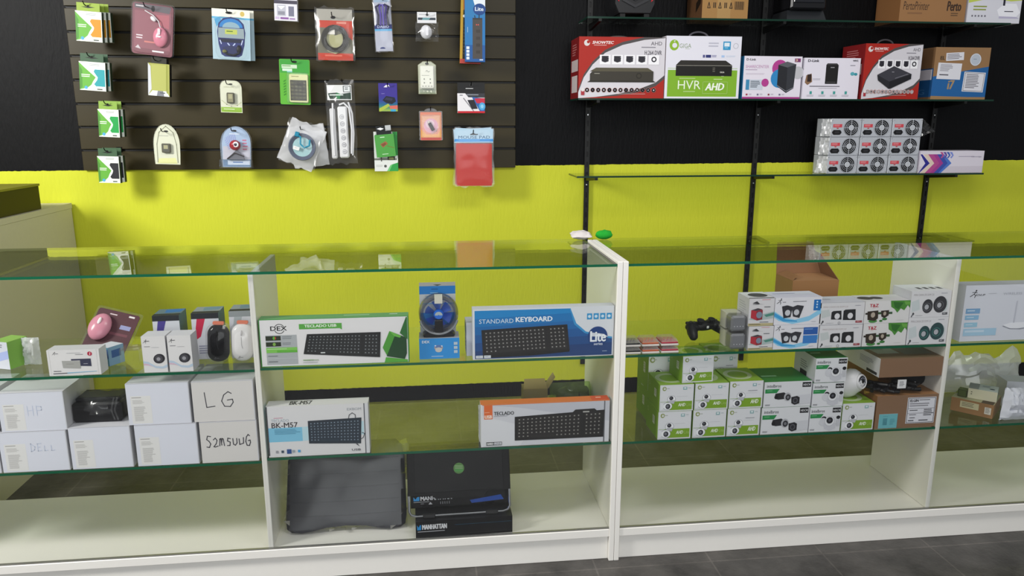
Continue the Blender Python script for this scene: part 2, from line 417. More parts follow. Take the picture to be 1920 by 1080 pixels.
# ================================================================ goods hanging on the slat panel
HY = 1.395
def hang(xl, xr, yb, yt, Y=HY):
    """centre x, bottom z, width, height at depth Y of an upright thing filling this picture rectangle"""
    a, c = at(xl, (yb+yt)/2, Y), at(xr, (yb+yt)/2, Y); xm = (xl+xr)/2
    lo, hi = at(xm, yb, Y), at(xm, yt, Y)
    return (a.x+c.x)/2, lo.z, c.x-a.x, hi.z-lo.z
def hook(x, z, yfront, what):
    b = B(); L_ = SY-yfront; bl = M('#151515', .3, .6)
    b.box((-.012, -.003, -.012), (.012, -.0003, .012), bl)
    b.tube([(0, -.003, 0), (0, -L_*.6, -.001), (0, -L_, -.001), (0, -L_-.012, .004), (0, -L_-.019, .013)], .0022, bl, 6)
    return b.build('display_hook', loc=(x, SY, z), label='black wire hook holding ' + what, category='hook', group='wire hooks on the slat panel')
def card_outline(w, h, r): return rr(w, h, r, 0, h/2)
def face_of(b, w, h, y): return Print(b, (-w/2, y, h), (w/2, y, h), (w/2, y, 0), (-w/2, y, 0), (0, -1, 0))
def roll(deg): return (0, math.radians(deg), 0)

# --- four hooks of white and green accessory boxes, each with a windowed front and a green hang tab
def accessory_box(col, tabcol, W=.108, H=.146, D=.024):
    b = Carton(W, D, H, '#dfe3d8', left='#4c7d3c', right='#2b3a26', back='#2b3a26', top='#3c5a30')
    p = b.front
    p.P([(0, .03), (.2, .2), (.48, .42), (.62, .53), (.52, .66), (.44, .8), (.3, .9), (0, .98)], '#63a83c')
    p.P([(0, .1), (.12, .3), (.1, .9), (0, .98)], '#4c8a34')
    p.P([(.56, .22), (.97, .22), (.97, .86), (.58, .86), (.5, .78), (.62, .62), (.66, .53), (.56, .4), (.5, .32)], '#f1f3ea')
    p.P([(.6, .25), (.97, .25), (.97, .84), (.62, .84), (.55, .77), (.67, .62), (.7, .53), (.6, .4), (.55, .33)], col)
    p.L(.08, .44, .5, .56, 2, '#e6eedd'); p.L(.4, .06, .9, .15, 2, '#a9aeb0'); p.E(.24, .9, .055, .055, '#4fa3cf'); p.R(.66, .92, .86, .96, '#565c58')
    return b.build('accessory_box'), W, H, D
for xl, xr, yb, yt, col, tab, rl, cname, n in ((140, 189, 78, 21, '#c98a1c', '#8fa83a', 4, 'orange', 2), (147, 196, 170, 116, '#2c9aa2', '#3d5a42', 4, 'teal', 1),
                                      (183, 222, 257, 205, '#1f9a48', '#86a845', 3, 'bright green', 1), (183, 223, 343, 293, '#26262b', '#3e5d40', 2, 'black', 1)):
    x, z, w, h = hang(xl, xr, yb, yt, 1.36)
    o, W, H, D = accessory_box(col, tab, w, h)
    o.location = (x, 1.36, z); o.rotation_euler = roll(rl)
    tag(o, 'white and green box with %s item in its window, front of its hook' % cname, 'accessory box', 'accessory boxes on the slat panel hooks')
    b = B(); b.prism([(-w*.44, h+.0005), (w*.44, h+.0005), (w*.44, h+.034), (-w*.44, h+.034)], .001, .003, tab)
    q = Print(b, (-w*.44, .001, h+.034), (w*.44, .001, h+.034), (w*.44, .001, h), (-w*.44, .001, h), (0, -1, 0)); q.E(.5, .35, .12, .12, '#14160f'); q.P([(.2, .5), (.5, .4), (.8, .5), (.5, .62)], '#14160f')
    b.build('hang_tab', o, label='green hang tab')
    for k in range(n):
        dup(o, (x+.010*(k+1), 1.36+.0265*(k+1), z+.002*(k+1)), roll(rl-1-k), ('white and green box hanging directly behind the %s one' if k == 0 else 'white and green box hanging rearmost behind the %s one') % cname)
    hook(x+.002, z+h+.024, 1.352, 'the boxes with the %s item' % cname)

# --- pink retractable mouse in a clear clamshell
x, z, w, h = hang(237, 318, 103, 3, 1.385)
o = empty('mouse_pack', (x, 1.385, z), 'dusky pink clamshell with a pink mouse, upper left of slat panel', 'mouse pack', None, roll(7))
b = B(); b.prism(card_outline(w*.94, h*.97, .012), .016, .018, '#7d4f58')
p = face_of(b, w*.94, h*.97, .016)
p.P([(.05, .02), (.95, .02), (.9, .15), (.05, .1)], '#5f5a60'); p.R(.05, .15, .94, .88, '#8d5963'); p.P([(.55, .2), (.9, .18), (.9, .45), (.7, .4)], '#a8606a')
p.L(.08, .05, .35, .1, 1, '#c9c4c8'); p.L(.1, .62, .3, .72, 2, '#d8cdd2'); p.L(.5, .9, .92, .97, 1, '#e6dfe2'); p.R(.3, .73, .62, .76, '#c77a74'); p.P([(.08, .88), (.15, .82), (.22, .9)], '#c9c0c4')
p.E(.5, .09, .035, .06, '#141216')
b.build('backing_card', o)
b = B(); b.ball((w*.2, .006, h*.36), w*.17, .014, h*.19, M('#cf7f92', .2), 20, 12); b.build('mouse', o)
b = B(); b.prism(rr(w*.06, h*.12, .004, w*.19, h*.46), -.011, -.004, M('#d9d3d6', .2)); b.ball((w*.2, -.0085, h*.365), w*.05, .003, h*.02, M('#eadfe3', .15), 8, 6); b.build('scroll_wheel', o)
b = B(); b.tube([(w*.2, .004, h*.54), (w*.15, .005, h*.66), (w*.02, .006, h*.76), (-w*.17, .006, h*.83)], .0022, '#d9d5d8', 6); b.ball((w*.03, .003, h*.69), w*.075, .006, h*.04, M('#e2dfe2', .3), 12, 8, Matrix.Rotation(.7, 3, 'Y')); b.build('cord', o)
b = B(); b.prism(card_outline(w, h, .014), .019, .0205, BLISTER); b.prism(rr(w*.92, h*.94, .02, 0, h/2), -.012, .0185, BLISTER, .006); b.build('clear_shell', o)
hook(x+.005, z+h*.9, 1.36, 'the pink mouse clamshell')

# --- lime and silver carton in a clear sleeve
x, z, w, h = hang(275, 315, 180, 119, 1.37)
b = Carton(w, .03, h, '#a2a552', right='#20201c', left='#8f9350', top='#20201c')
p = b.front; p.P([(0, 0), (.12, .1), (.16, .8), (0, 1)], '#c9cbd0'); p.R(.16, .04, .84, .84, '#adb05e'); p.P([(0, 1), (.2, .84), (.85, .84), (1, 1)], '#dcdfe0'); p.P([(.45, .84), (.7, .84), (.75, 1), (.4, 1)], '#7b7d85'); p.L(.55, .88, .9, .96, 1, '#5b5d60'); p.R(.86, .02, .9, .9, '#8d923a')
o = b.build('gadget_box', loc=(x, 1.37, z), rz=roll(5), label='small lime and silver box hanging beneath the pink mouse clamshell', category='gadget box')
b = B(); b.box((-w*.35, .004, h+.0005), (w*.35, .006, h+.024), '#2a2a20'); b.build('hang_tab', o)
hook(x, z+h+.014, 1.362, 'the lime and silver box')

# --- blue headphone blister, a second one behind it
x, z, w, h = hang(395, 466, 112, 17, 1.375)
def headphone_card(w, h):
    o = empty('headphone_pack', (0, 0, 0), '', 'headphone pack')
    b = B(); b.prism(card_outline(w, h, .006), .006, .0085, '#9fc0c8', front=None)
    p = face_of(b, w, h, .006); p.R(.0, .0, 1, .155, '#e6e5d5'); p.R(0, .155, 1, .19, '#5fa8cc'); p.R(0, .19, 1, 1, '#a6bfca'); p.E(.8, .08, .045, .05, '#c8b060'); p.E(.45, .07, .07, .025, '#1a1a1a')
    p.P([(.06, .2), (.2, .17), (.25, .22), (.12, .36)], '#4f9cc8')
    b.build('backing_card', o)
    b = B(); b.prism([(w*x, h*z) for x, z in ((-.18, .06), (.18, .06), (.27, .1), (.34, .3), (.37, .55), (.33, .72), (.2, .82), (0, .85), (-.2, .82), (-.33, .72), (-.37, .55), (-.34, .3), (-.27, .1))], .0035, .0058, '#28306b', .002)
    p = Print(b, (-w*.4, .0033, h*.86), (w*.4, .0033, h*.86), (w*.4, .0033, 0), (-w*.4, .0033, 0), (0, -1, 0))
    p.E(.5, .25, .27, .2, '#2b7cc0', n=24, a0=180, a1=360); p.E(.5, .26, .2, .13, '#8aa9b8', n=24, a0=180, a1=360); p.P([(.08, .27), (.92, .27), (.93, .5), (.07, .5)], '#8f9fa4'); p.R(.3, .3, .7, .41, '#b9c25a'); p.L(.35, .33, .65, .39, 1, '#5c7a2a')
    p.P([(.12, .52), (.88, .52), (.8, .6), (.2, .6)], '#151a33'); p.S([(.38, .62), (.5, .72), (.62, .62)], .025, '#b9c6ea'); p.S([(.13, .56), (.17, .64)], .02, '#c8d2ee'); p.S([(.87, .54), (.83, .64)], .02, '#c8d2ee'); p.P([(.2, .72), (.5, .66), (.75, .72), (.65, .92), (.3, .9)], '#232a55')
    b.build('headband', o)
    b = B(); b.tube([(w*.22, 0, h*.25), (w*.2, -.002, h*.14), (w*.05, -.002, h*.09), (-w*.12, -.002, h*.11), (-w*.2, -.001, h*.17)], .004, '#101015', 6); b.ball((w*.2, 0, h*.22), .010, .006, .017, '#0e0e12', 10, 8); b.ball((-w*.18, 0, h*.16), .010, .006, .008, '#6b6a3a', 10, 8); b.build('earpiece', o)
    b = B(); b.prism(rr(w*.82, h*.84, .03, 0, h*.43), -.012, .0058, BLISTER, .008); b.build('clear_shell', o)
    return o
o = headphone_card(w, h); o.location = (x, 1.375, z); o.rotation_euler = roll(3); o['label'] = 'light blue card with a blue headphone set, front of its hook'
o['group'] = 'headphone packs'
d = dup(o, (x+.014, 1.402, z+.001), roll(2), 'blue headphone card peeking out behind the light blue one')
hook(x, z+h*.93, 1.365, 'the blue headphone cards')

# --- rounded pale green blisters with a small adapter in the middle
def adapter_blister(w, h, arch, low):
    o = empty('adapter_pack', (0, 0, 0), '', 'adapter pack')
    if arch: out = [(-w*.46, h*.02), (w*.46, h*.02), (w*.48, h*.3)]+[(w*.48*math.cos(t), h*.5+h*.48*math.sin(t)) for t in [math.pi*i/14 for i in range(15)]]+[(-w*.48, h*.3)]
    else: out = [(-w*.46, .002), (w*.46, .002)]+[(w*.46, h*.75)]+[(w*(.46-.46*(1-math.cos(t))*.6), h*(.75+.24*math.sin(t))) for t in [math.pi/2*i/6 for i in range(1, 7)]]+[(-w*(.46-.46*(1-math.cos(t))*.6), h*(.75+.24*math.sin(t))) for t in [math.pi/2*i/6 for i in range(6, 0, -1)]]+[(-w*.46, h*.75)]
    b = B(); b.prism(out, .012, .014, '#d9dbc4')
    p = face_of(b, w, h, .012)
    if low: p.R(.06, .82, .94, .97, '#93b944'); p.L(.16, .87, .84, .92, 1, '#d8e4b8'); p.L(.2, .2, .8, .25, 1, '#b9bb9f'); p.S([(.1, .62), (.3, .74), (.5, .79), (.75, .76), (.92, .66)], .03, '#c0c4a0')
    else: p.L(.22, .29, .74, .33, 1, '#b4b6a8'); p.P([(.18, .84), (.8, .82), (.86, .96), (.12, .96)], '#dfe0a0'); p.S([(.14, .93), (.14, .5), (.24, .22), (.5, .07), (.76, .22), (.86, .5), (.88, .93)], .02, '#8d8f78')
    p.E(.5, .12 if low else .19, .055, .022, '#121210')
    b.build('backing_card', o)
    b = B(); b.bbox((-w*.16, -.004, h*.3), (w*.16, .0118, h*.62 if low else h*.52), M('#5c5a4a', .3), .003)
    q = Print(b, (-w*.13, -.004, h*.6 if low else h*.5), (w*.13, -.004, h*.6 if low else h*.5), (w*.13, -.004, h*.32), (-w*.13, -.004, h*.32), (0, -1, 0)); q.R(.08, .05, .92, .95, '#8a8768' if low else '#55564c'); q.R(.2, .1, .8, .6, '#a6a37e')
    b.build('adapter', o)
    b = B(); b.prism(out, .0145, .016, BLISTER); b.prism([(x_*.94, .01+z_*.94) for x_, z_ in out], -.012, .0143, BLISTER, .008); b.build('clear_shell', o)
    return o
x, z, w, h = hang(409, 453, 212, 150, 1.38)
o = adapter_blister(w, h, False, True); o.location = (x, 1.38, z); o.rotation_euler = roll(2); o['label'] = 'small rounded blister with pale green foot, beneath the blue headphones'
hook(x-.004, z+h*.88, 1.36, 'the small pale green blister')
x, z, w, h = hang(284, 335, 310, 231, 1.38)
o = adapter_blister(w, h, True, False); o.location = (x, 1.38, z); o.rotation_euler = roll(2); o['label'] = 'arch-shaped pale blister with small dark adapter, lower left of slat panel'
hook(x, z+h*.81, 1.36, 'the arch-shaped blister')

# --- red webcam in an arched clear blister
x, z, w, h = hang(410, 472, 315, 234, 1.375)
o = empty('webcam_pack', (x, 1.375, z), 'arched clear blister with a small red webcam on light blue card', 'webcam pack', None, roll(1))
arch = [(-w*.45, h*.02), (w*.4, h*.02), (w*.43, h*.55)]+[(w*.43*math.cos(t), h*.6+h*.36*math.sin(t)) for t in [math.pi*i/14 for i in range(1, 14)]]+[(-w*.45, h*.55)]
b = B(); b.prism(arch, .02, .022, '#a9bfdb')
p = face_of(b, w, h, .02); p.P([(.08, .5), (.9, .5), (.9, .8), (.06, .8)], '#c3c2cf'); p.R(.06, .8, .9, .97, '#8fb3dc'); p.R(.2, .83, .88, .93, '#cfdcee'); p.L(.36, .86, .8, .91, 1, '#3d6fb4')
for k in range(6): p.ring(.12, .32, .07+.04*k, .055+.04*k, '#8f95cf', 10, -30, 70)
p.L(.3, .2, .75, .25, 1, '#d5e0ee'); p.L(.68, .34, .84, .62, 4, '#c0708c'); p.E(.45, .14, .055, .022, '#111')
b.build('backing_card', o)
b = B(); b.ball((-w*.02, .002, h*.53), w*.17, .018, h*.12, M('#9e1f2c', .2), 18, 12); b.build('webcam', o)
b = B(); b.lathe([(.0001, -.004), (w*.045, -.003), (w*.05, 0)], (w*.03, -.017, h*.55), (.25, 1, 0), M('#2c2c3c', .15), 14); b.lathe([(w*.05, -.002), (w*.085, -.001), (w*.09, .004)], (w*.03, -.0165, h*.55), (.25, 1, 0), M('#e8e2e4', .3), 18); b.build('lens', o, label='white-ringed lens')
b = B(); b.prism([(-w*.3, h*.2), (w*.25, h*.2), (w*.1, h*.36), (w*.0, h*.42), (-w*.08, h*.36)], .004, .012, M('#77777f', .25, .4)); b.tube([(-w*.28, .002, h*.21), (-w*.05, .0, h*.35), (w*.24, .002, h*.27)], .003, '#3a3438', 6); b.build('clip_stand', o)
b = B(); b.prism([(x_*1.08, z_*1.02) for x_, z_ in arch], .0225, .024, BLISTER); b.prism([(x_*1.0, z_*.99) for x_, z_ in arch], -.02, .0198, BLISTER, .01); b.prism([(-w*.5, 0), (w*.48, 0), (w*.46, h*.2), (-w*.48, h*.2)], -.024, .0196, BLISTER, .006); b.build('clear_shell', o)
hook(x-.002, z+h*.86, 1.348, 'the red webcam blister')

# --- white and purple adapter box cut by the top of the picture
x, z, w, h = hang(513, 556, 39, -16, 1.385)
b = Carton(w, .03, h, '#dddbe2'); p = b.front
p.R(0, .3, 1, .42, '#4c4856'); p.R(.12, .46, .5, .84, '#b9b9c4'); p.P([(.15, .5), (.48, .5), (.3, .62)], '#f2f2f4'); p.R(.16, .68, .46, .8, '#8c8c98'); p.R(.62, .5, .86, .84, '#77778a'); p.R(.26, .88, .62, .95, '#8a5c9c'); p.R(.04, .87, .22, .95, '#c7b4d2'); p.R(.66, .9, .9, .95, '#9a7bab')
b.build('charger_box', loc=(x, 1.385, z), rz=roll(2), label='white and purple charger box at the very top of slat panel', category='charger box')
hook(x, z+h+.02, 1.378, 'the white and purple charger box').location.z = z+h*.94

# --- bags: a crumpled clear film around a printed insert
def film(w, h, t, seed, mat, nx=12, nz=16, amp=.004, zip_=True):
    b = B(); rnd = Vector((seed*3.1, seed*1.7, 0)); rings = []
    def d(u, v, s): 
        e = (math.sin(math.pi*u)*math.sin(math.pi*v))**.5
        return s*(t/2*e)+(noise.noise(Vector((u*6, v*7, s*2))+rnd))*amp*(.4+e)
    for s_ in (-1, 1):
        vs_ = []; fs_ = []
        for j in range(nz+1):
            for i in range(nx+1):
                u, v = i/nx, j/nz; wob = noise.noise(Vector((v*5, s_, seed)))*.012*w/.1*.3
                vs_.append(((u-.5)*w+wob*(1 if u in (0, 1) else 0), d(u, v, s_), v*h+(noise.noise(Vector((u*6, seed, 3)))*.008*h/.15 if v in (0, 1) else 0)))
        for j in range(nz):
            for i in range(nx):
                a = j*(nx+1)+i; q = (a, a+1, a+nx+2, a+nx+1); fs_.append(q if s_ < 0 else q[::-1])
        b.add(vs_, fs_, mat)
    return b
# red and clear bag with a coiled cable
x, z, w, h = hang(591, 663, 114, 15, 1.385)
o = empty('cable_bag', (x, 1.385, z), 'red-banded clear bag holding a coiled dark cable', 'cable bag', None, roll(1))
b = B(); b.box((-w*.46, .004, h*.01), (w*.46, .005, h*.98), '#6f6c5c')
p = Print(b, (-w*.46, .004, h*.98), (w*.46, .004, h*.98), (w*.46, .004, h*.01), (-w*.46, .004, h*.01), (0, -1, 0))
p.R(0, 0, 1, .22, '#a7a49a'); p.R(0, .22, 1, .36, '#c0422f'); p.P([(.7, .36), (1, .36), (1, .6), (.82, .5)], '#b84a38'); p.R(0, .86, 1, 1, '#bf3d28'); p.L(.55, .24, .95, .33, 1, '#d98a78'); p.L(.2, .89, .9, .96, 1, '#d8705c'); p.E(.46, .16, .05, .03, '#111')
b.build('printed_insert', o)
b = B()
for k in range(4): b.tube([(-.0+w*(.34-.035*k)*math.cos(t), -.004-.002*k, h*.42+h*(.25-.02*k)*math.sin(t)) for t in [2*math.pi*i/22 for i in range(23)]], .0036, '#3a3833', 6)
b.build('cable', o)
b = B(); b.prism([(w*x_, h*z_) for x_, z_ in ((-.2, .18), (.0, .13), (.2, .2), (.25, .35), (.18, .52), (.0, .48), (-.16, .58), (-.24, .4))], -.003, -.001, '#a9a77c'); b.prism([(-w*.2, h*.5), (-.0, h*.5), (-.0, h*.6), (-w*.2, h*.6)], -.006, -.004, '#dcd8cf'); b.prism(rr(w*.16, h*.07, .003, w*.17, h*.6), -.009, -.005, '#d2d0d4', 0, '#5a5864'); b.build('paper_tag', o)
film(w*1.02, h*1.01, .03, 3, BAG).build('clear_bag', o)
hook(x-.004, z+h*.84, 1.36, 'the red-banded cable bag')
# tall purple and silver cable bag
x, z, w, h = hang(702, 737, 98, -4, 1.385)
o = empty('cable_bag', (x, 1.385, z), 'narrow silver bag with purple cables and dark blue band', 'cable bag', None, roll(-1.5))
b = B(); b.box((-w*.46, .003, h*.02), (w*.46, .0045, h*.98), '#b3b6c6')
p = Print(b, (-w*.46, .003, h*.98), (w*.46, .003, h*.98), (w*.46, .003, h*.02), (-w*.46, .003, h*.02), (0, -1, 0))
p.R(0, .48, 1, .57, '#1f2b6e'); p.R(0, .57, 1, .61, '#5fa9d6'); p.T('DABIO', .16, .5, .84, .55, '#cdd3ee', .01); p.E(.4, .95, .055, .03, '#22306f', n=14, a0=180, a1=360); p.R(.05, .0, .95, .06, '#9db4cc')
b.build('printed_insert', o)
b = B()
for k, (dx, c) in enumerate(((-.28, '#3d3a52'), (-.12, '#5a4ca0'), (.04, '#6d60b4'), (.2, '#453a78'), (.3, '#2c2a3e'))): b.tube([(w*dx, -.002, h*.5), (w*dx*.8, -.006, h*.68), (w*dx*1.2, -.004, h*.84), (w*dx*.4, -.004, h*.88)], .0042, c, 6)
b.build('cable', o)
film(w*1.02, h*1.0, .022, 5, BAG).build('clear_bag', o)
hook(x, z+h*.96, 1.36, 'the narrow silver cable bag')
# small white adapter in a clear bag with a header card
x, z, w, h = hang(780, 821, 78, 22, 1.385)
o = empty('adapter_bag', (x, 1.385, z), 'small clear bag with white plug adapter and white header card', 'adapter bag')
b = B(); b.box((-w*.44, .001, h*.62), (w*.44, .0025, h*.99), '#dcdcde'); p = Print(b, (-w*.44, .001, h*.99), (w*.44, .001, h*.99), (w*.44, .001, h*.62), (-w*.44, .001, h*.62), (0, -1, 0)); p.R(.04, .5, .96, .72, '#3c434c'); p.P([(.3, .5), (.7, .5), (.6, .72), (.25, .72)], '#6f9aa0'); p.L(.1, .2, .9, .3, 1, '#9a9aa0'); p.E(.52, .25, .12, .1, '#111'); b.build('header_card', o)
b = B(); b.ball((-w*.04, .0, h*.32), w*.27, .018, h*.24, M('#d6d6da', .25), 16, 10); b.prism(rr(w*.12, h*.3, .004, 0, h*.34), -.02, -.012, M('#e6e6ea', .25)); b.build('plug_adapter', o)
film(w*1.05, h*.66, .044, 7, BAG, 10, 10, .006).build('clear_bag', o)
hook(x+.002, z+h*.88, 1.376, 'the small white adapter bag')

# --- green card with a calculator-like keypad device
x, z, w, h = hang(523, 580, 196, 111, 1.385)
o = empty('keypad_pack', (x, 1.385, z), 'bright green blister card with small dark keypad device', 'keypad pack', None, roll(1.5))
b = B(); b.prism(card_outline(w, h, .006), .006, .009, '#5cab35'); p = face_of(b, w, h, .006)
p.R(.02, .01, .98, .3, '#3f9a3c'); p.R(.08, .12, .58, .2, '#c4d8bd'); p.L(.1, .14, .5, .18, 1, '#6a9a5a'); p.R(.1, .21, .42, .26, '#cfe0cf'); p.R(.25, .26, .42, .29, '#7fc0b8'); p.E(.5, .055, .06, .025, '#102010')
for k in range(6): p.P([(.12, .48+k*.06), (.2, .45+k*.06), (.2, .48+k*.06), (.12, .51+k*.06)], '#3b8228')
b.build('backing_card', o)
b = B(); b.prism(rr(w*.62, h*.62, .006, w*.13, h*.36), -.006, .0058, '#d3d49c', .002); p = Print(b, (-w*.16, -.006, h*.66), (w*.42, -.006, h*.66), (w*.42, -.006, h*.07), (-w*.16, -.006, h*.07), (0, -1, 0))
p.L(.1, .05, .7, .11, 1, '#8a8a4e'); p.R(.02, .2, .95, .97, '#2c2b1c')
for r_ in range(5):
    for c_ in range(4): p.R(.08+c_*.22, .26+r_*.14, .22+c_*.22, .34+r_*.14, '#5c5a42')
p.P([(.3, .28), (.78, .3), (.7, .44), (.5, .42)], '#23221a'); p.ring(.82, .52, .07, .04, '#23221a', 14, 40, 280)
b.build('keypad', o)
b = B(); b.prism(rr(w*.72, h*.68, .01, w*.1, h*.37), -.012, .0056, BLISTER, .004); b.build('clear_shell', o)
hook(x-.003, z+h*.945, 1.372, 'the green keypad card')

# --- white power strips in a long bag
x, z, w, h = hang(615, 667, 307, 148, 1.38)
o = empty('power_strip_pack', (x, 1.38, z), 'long clear bag with a six-socket white power strip', 'power strip', None, roll(-.5))
b = B(); b.bbox((-w*.12, -.012, h*.07), (w*.22, .018, h*.68), M('#dededf', .35), .006)
p = Print(b, (-w*.12, -.0121, h*.68), (w*.22, -.0121, h*.68), (w*.22, -.0121, h*.07), (-w*.12, -.0121, h*.07), (0, -1, 0))
for k in range(6): p.ring(.5-.05*(k-2.5)*-.4, .2+k*.135, .045, .036, '#8d8d92'); p.E(.5, .2+k*.135, .034, .034, '#cfcfd2'); p.E(.44, .2+k*.135, .008, .008, '#3c3c40'); p.E(.58, .2+k*.135, .008, .008, '#3c3c40')
b.build('strip_body', o)
b = B(); b.tube([(w*.3, 0, h*.12), (w*.36, -.004, h*.4), (w*.3, -.004, h*.66), (w*.12, -.006, h*.72), (-w*.05, -.004, h*.7)], .0042, '#e4e4e6', 6); b.tube([(w*.34, .004, h*.1), (w*.42, -.002, h*.36), (w*.4, -.002, h*.6), (w*.28, 0, h*.73)], .0042, '#d8d8da', 6); b.build('cord', o)
b = B(); b.bbox((-w*.42, .0, h*.06), (-w*.22, .016, h*.66), M('#d4d4d6', .35), .005); b.tube([(-w*.32, -.003, h*.1), (-w*.33, -.006, h*.4), (-w*.28, -.004, h*.72)], .004, '#e6e6e8', 6); b.build('strip_body', o)
b = B(); b.box((-w*.46, -.0035, h*.755), (w*.42, -.0015, h*.93), '#e2e3e2'); p = Print(b, (-w*.46, -.0035, h*.93), (w*.42, -.0035, h*.93), (w*.42, -.0035, h*.755), (-w*.46, -.0035, h*.755), (0, -1, 0)); p.P([(.04, .55), (.4, .5), (.55, .6), (.97, .5), (.97, .95), (.1, .92)], '#1e3a2c'); p.P([(.38, .5), (.56, .6), (.5, .95), (.34, .85)], '#217a44'); p.L(.1, .62, .9, .78, 1, '#dfe8e2'); p.P([(.03, .1), (.3, .05), (.2, .35), (.1, .5), (.03, .4)], '#f6f6f6'); p.R(.66, .06, .97, .48, '#22282a'); p.R(.69, .1, .94, .44, '#e2e6e6'); p.L(.73, .17, .9, .38, 2, '#3c4244'); b.build('header_card', o)
film(w*1.04, h*.99, .05, 9, BAG, 10, 22, .006).build('clear_bag', o)
hook(x+.012, z+h*.96, 1.36, 'the long power strip bag')

# --- blue cable and disc in crossed clear bags
x, z, w, h = hang(520, 612, 312, 228, 1.37)
for k, (dx, dz, ww, hh, rt, yy) in enumerate(((-.006, -.004, .165, .20, 24, 1.405), (.022, -.01, .16, .19, -6, 1.432))):
    oo = empty('cable_bag', (x+dx, yy, z+h*.5+dz), ('pale clear bag showing its corner at lower left behind the blue cable' , 'clear bag hanging rearmost behind the blue cable')[k], 'cable bag', 'cable bags on one hook', (0, math.radians(rt), 0))
    bb = film(ww, hh, .016, 20+k, MILKY, 10, 12, .004); bb.xf(Matrix.Translation((0, 0, -hh/2))); bb.build('clear_bag', oo)
    bb = B(); bb.tube([(.045*math.cos(t), 0, .05*math.sin(t)) for t in [2*math.pi*i/20 for i in range(21)]], .005, '#6f7480', 6); bb.build('cable', oo)
o = empty('cable_bag', (x, 1.37, z+h*.5), 'clear bag with coiled blue and grey cable and white tag, front of its hook', 'cable bag', 'cable bags on one hook', (0, math.radians(18), 0))
bb = film(.165, .2, .03, 31, BAG, 12, 14, .005); bb.xf(Matrix.Translation((0, 0, -.1))); bb.build('clear_bag', o)
bb = B()
for k in range(4): bb.tube([((.058-.004*k)*math.cos(t)+.004, -.004+.003*k, (.058-.004*k)*math.sin(t)-.012) for t in [2*math.pi*i/24 for i in range(25)]], .0034, '#565d72', 6)
bb.build('cable', o)
bb = B(); bb.lathe([(.0001, 0), (.045, 0)], (.006, .003, -.012), (0, 1, 0), '#9fc3c6', 24); bb.build('disc', o)
bb = B(); bb.tube([(-.03, -.01, .035), (-.012, -.012, .03), (-.005, -.012, 0), (.016, -.012, -.012), (.034, -.012, .004), (.03, -.012, .03)], .0042, '#1f8aa8', 6); bb.bbox((-.04, -.016, .026), (-.02, -.006, .048), M('#1c7f9e', .3), .003); bb.build('usb_plug', o)
bb = B(); bb.box((-.032, -.013, -.032), (-.004, -.012, -.016), '#e4e2e0'); q = Print(bb, (-.032, -.013, -.016), (-.004, -.013, -.016), (-.004, -.013, -.032), (-.032, -.013, -.032), (0, -1, 0)); q.L(.3, .45, .7, .6, 1, '#8a8a8a'); bb.build('paper_tag', o)
hook(x+.002, z+h*.83, 1.35, 'the crossed cable bags')

# --- small purple box
x, z, w, h = hang(710, 745, 209, 156, 1.385)
b = Carton(w, .028, h, '#3b2f8c', right='#3a2f80', top='#7a2f7c'); p = b.front
for k in range(12): p.R(0, .45+k*.045, 1, .5+k*.045, ('#37318f', '#34348c', '#323a8a', '#30418a', '#2c4b8c', '#27568a', '#226286', '#267080', '#3c8072', '#5a9062', '#80a350', '#8fae4a')[k])
p.P([(.2, .6), (.4, .45), (.85, .5), (.92, .64), (.7, .74), (.4, .7)], '#1a1d2c'); p.P([(.3, .58), (.42, .5), (.75, .54), (.7, .62)], '#2e3148'); p.P([(0, .9), (.5, .72), (.6, .8), (.1, 1), (0, 1)], '#a8b845'); p.P([(.55, .8), (1, .78), (1, .92), (.6, .9)], '#d2685a'); p.R(.62, .92, .9, 1, '#3aa0c8'); p.P([(.28, .14), (.42, .06), (.55, .06), (.62, .14), (.5, .1), (.46, .15)], '#e8e4f0'); p.L(.15, .36, .4, .4, 1, '#7d78bd')
b.build('mini_camera_box', loc=(x, 1.385, z), label='small violet box with black gadget and yellow-green foot', category='gadget box'); hook(x, z+h*.9, 1.378, 'the small violet box')

# --- white three-outlet adapter blister
x, z, w, h = hang(784, 818, 176, 114, 1.385)
o = empty('outlet_pack', (x, 1.385, z), 'narrow clear blister with a white four-socket outlet adapter', 'outlet adapter')
out = [(-w*.5, 0), (w*.5, 0), (w*.5, h*.88), (w*.22, h*.99), (-w*.22, h*.99), (-w*.5, h*.88)]
b = B(); b.prism(out, .014, .016, '#b4b79a'); p = face_of(b, w, h, .014); p.R(.06, .85, .94, .99, '#7d8a66'); p.E(.3, .92, .03, .03, '#d8dcc4'); p.E(.5, .92, .03, .03, '#d8dcc4'); p.E(.7, .92, .03, .03, '#d8dcc4'); p.E(.5, .08, .055, .04, '#111'); b.build('backing_card', o)
b = B(); b.bbox((-w*.38, -.012, h*.16), (w*.38, .0138, h*.85), M('#e3e3d6', .35), .004); p = Print(b, (-w*.36, -.0121, h*.84), (w*.36, -.0121, h*.84), (w*.36, -.0121, h*.18), (-w*.36, -.0121, h*.18), (0, -1, 0)); p.S([(.4, .26), (.48, .2), (.6, .28), (.7, .24)], .02, '#7a7a72'); p.L(.08, .42, .92, .47, 1, '#a3a396')
for a_ in (.27, .73):
    for c_ in (.6, .77): p.E(a_, c_, .03, .035, '#77776a')
for k in range(4): p.R(.1+k*.22, .9, .22+k*.22, .95, '#a3a396')
b.build('outlet', o)
b = B(); b.prism([(x_*.98, z_*.98+.001) for x_, z_ in out], -.016, .0138, BLISTER, .005); b.build('clear_shell', o); hook(x+.002, z+h*.92, 1.366, 'the white outlet blister')

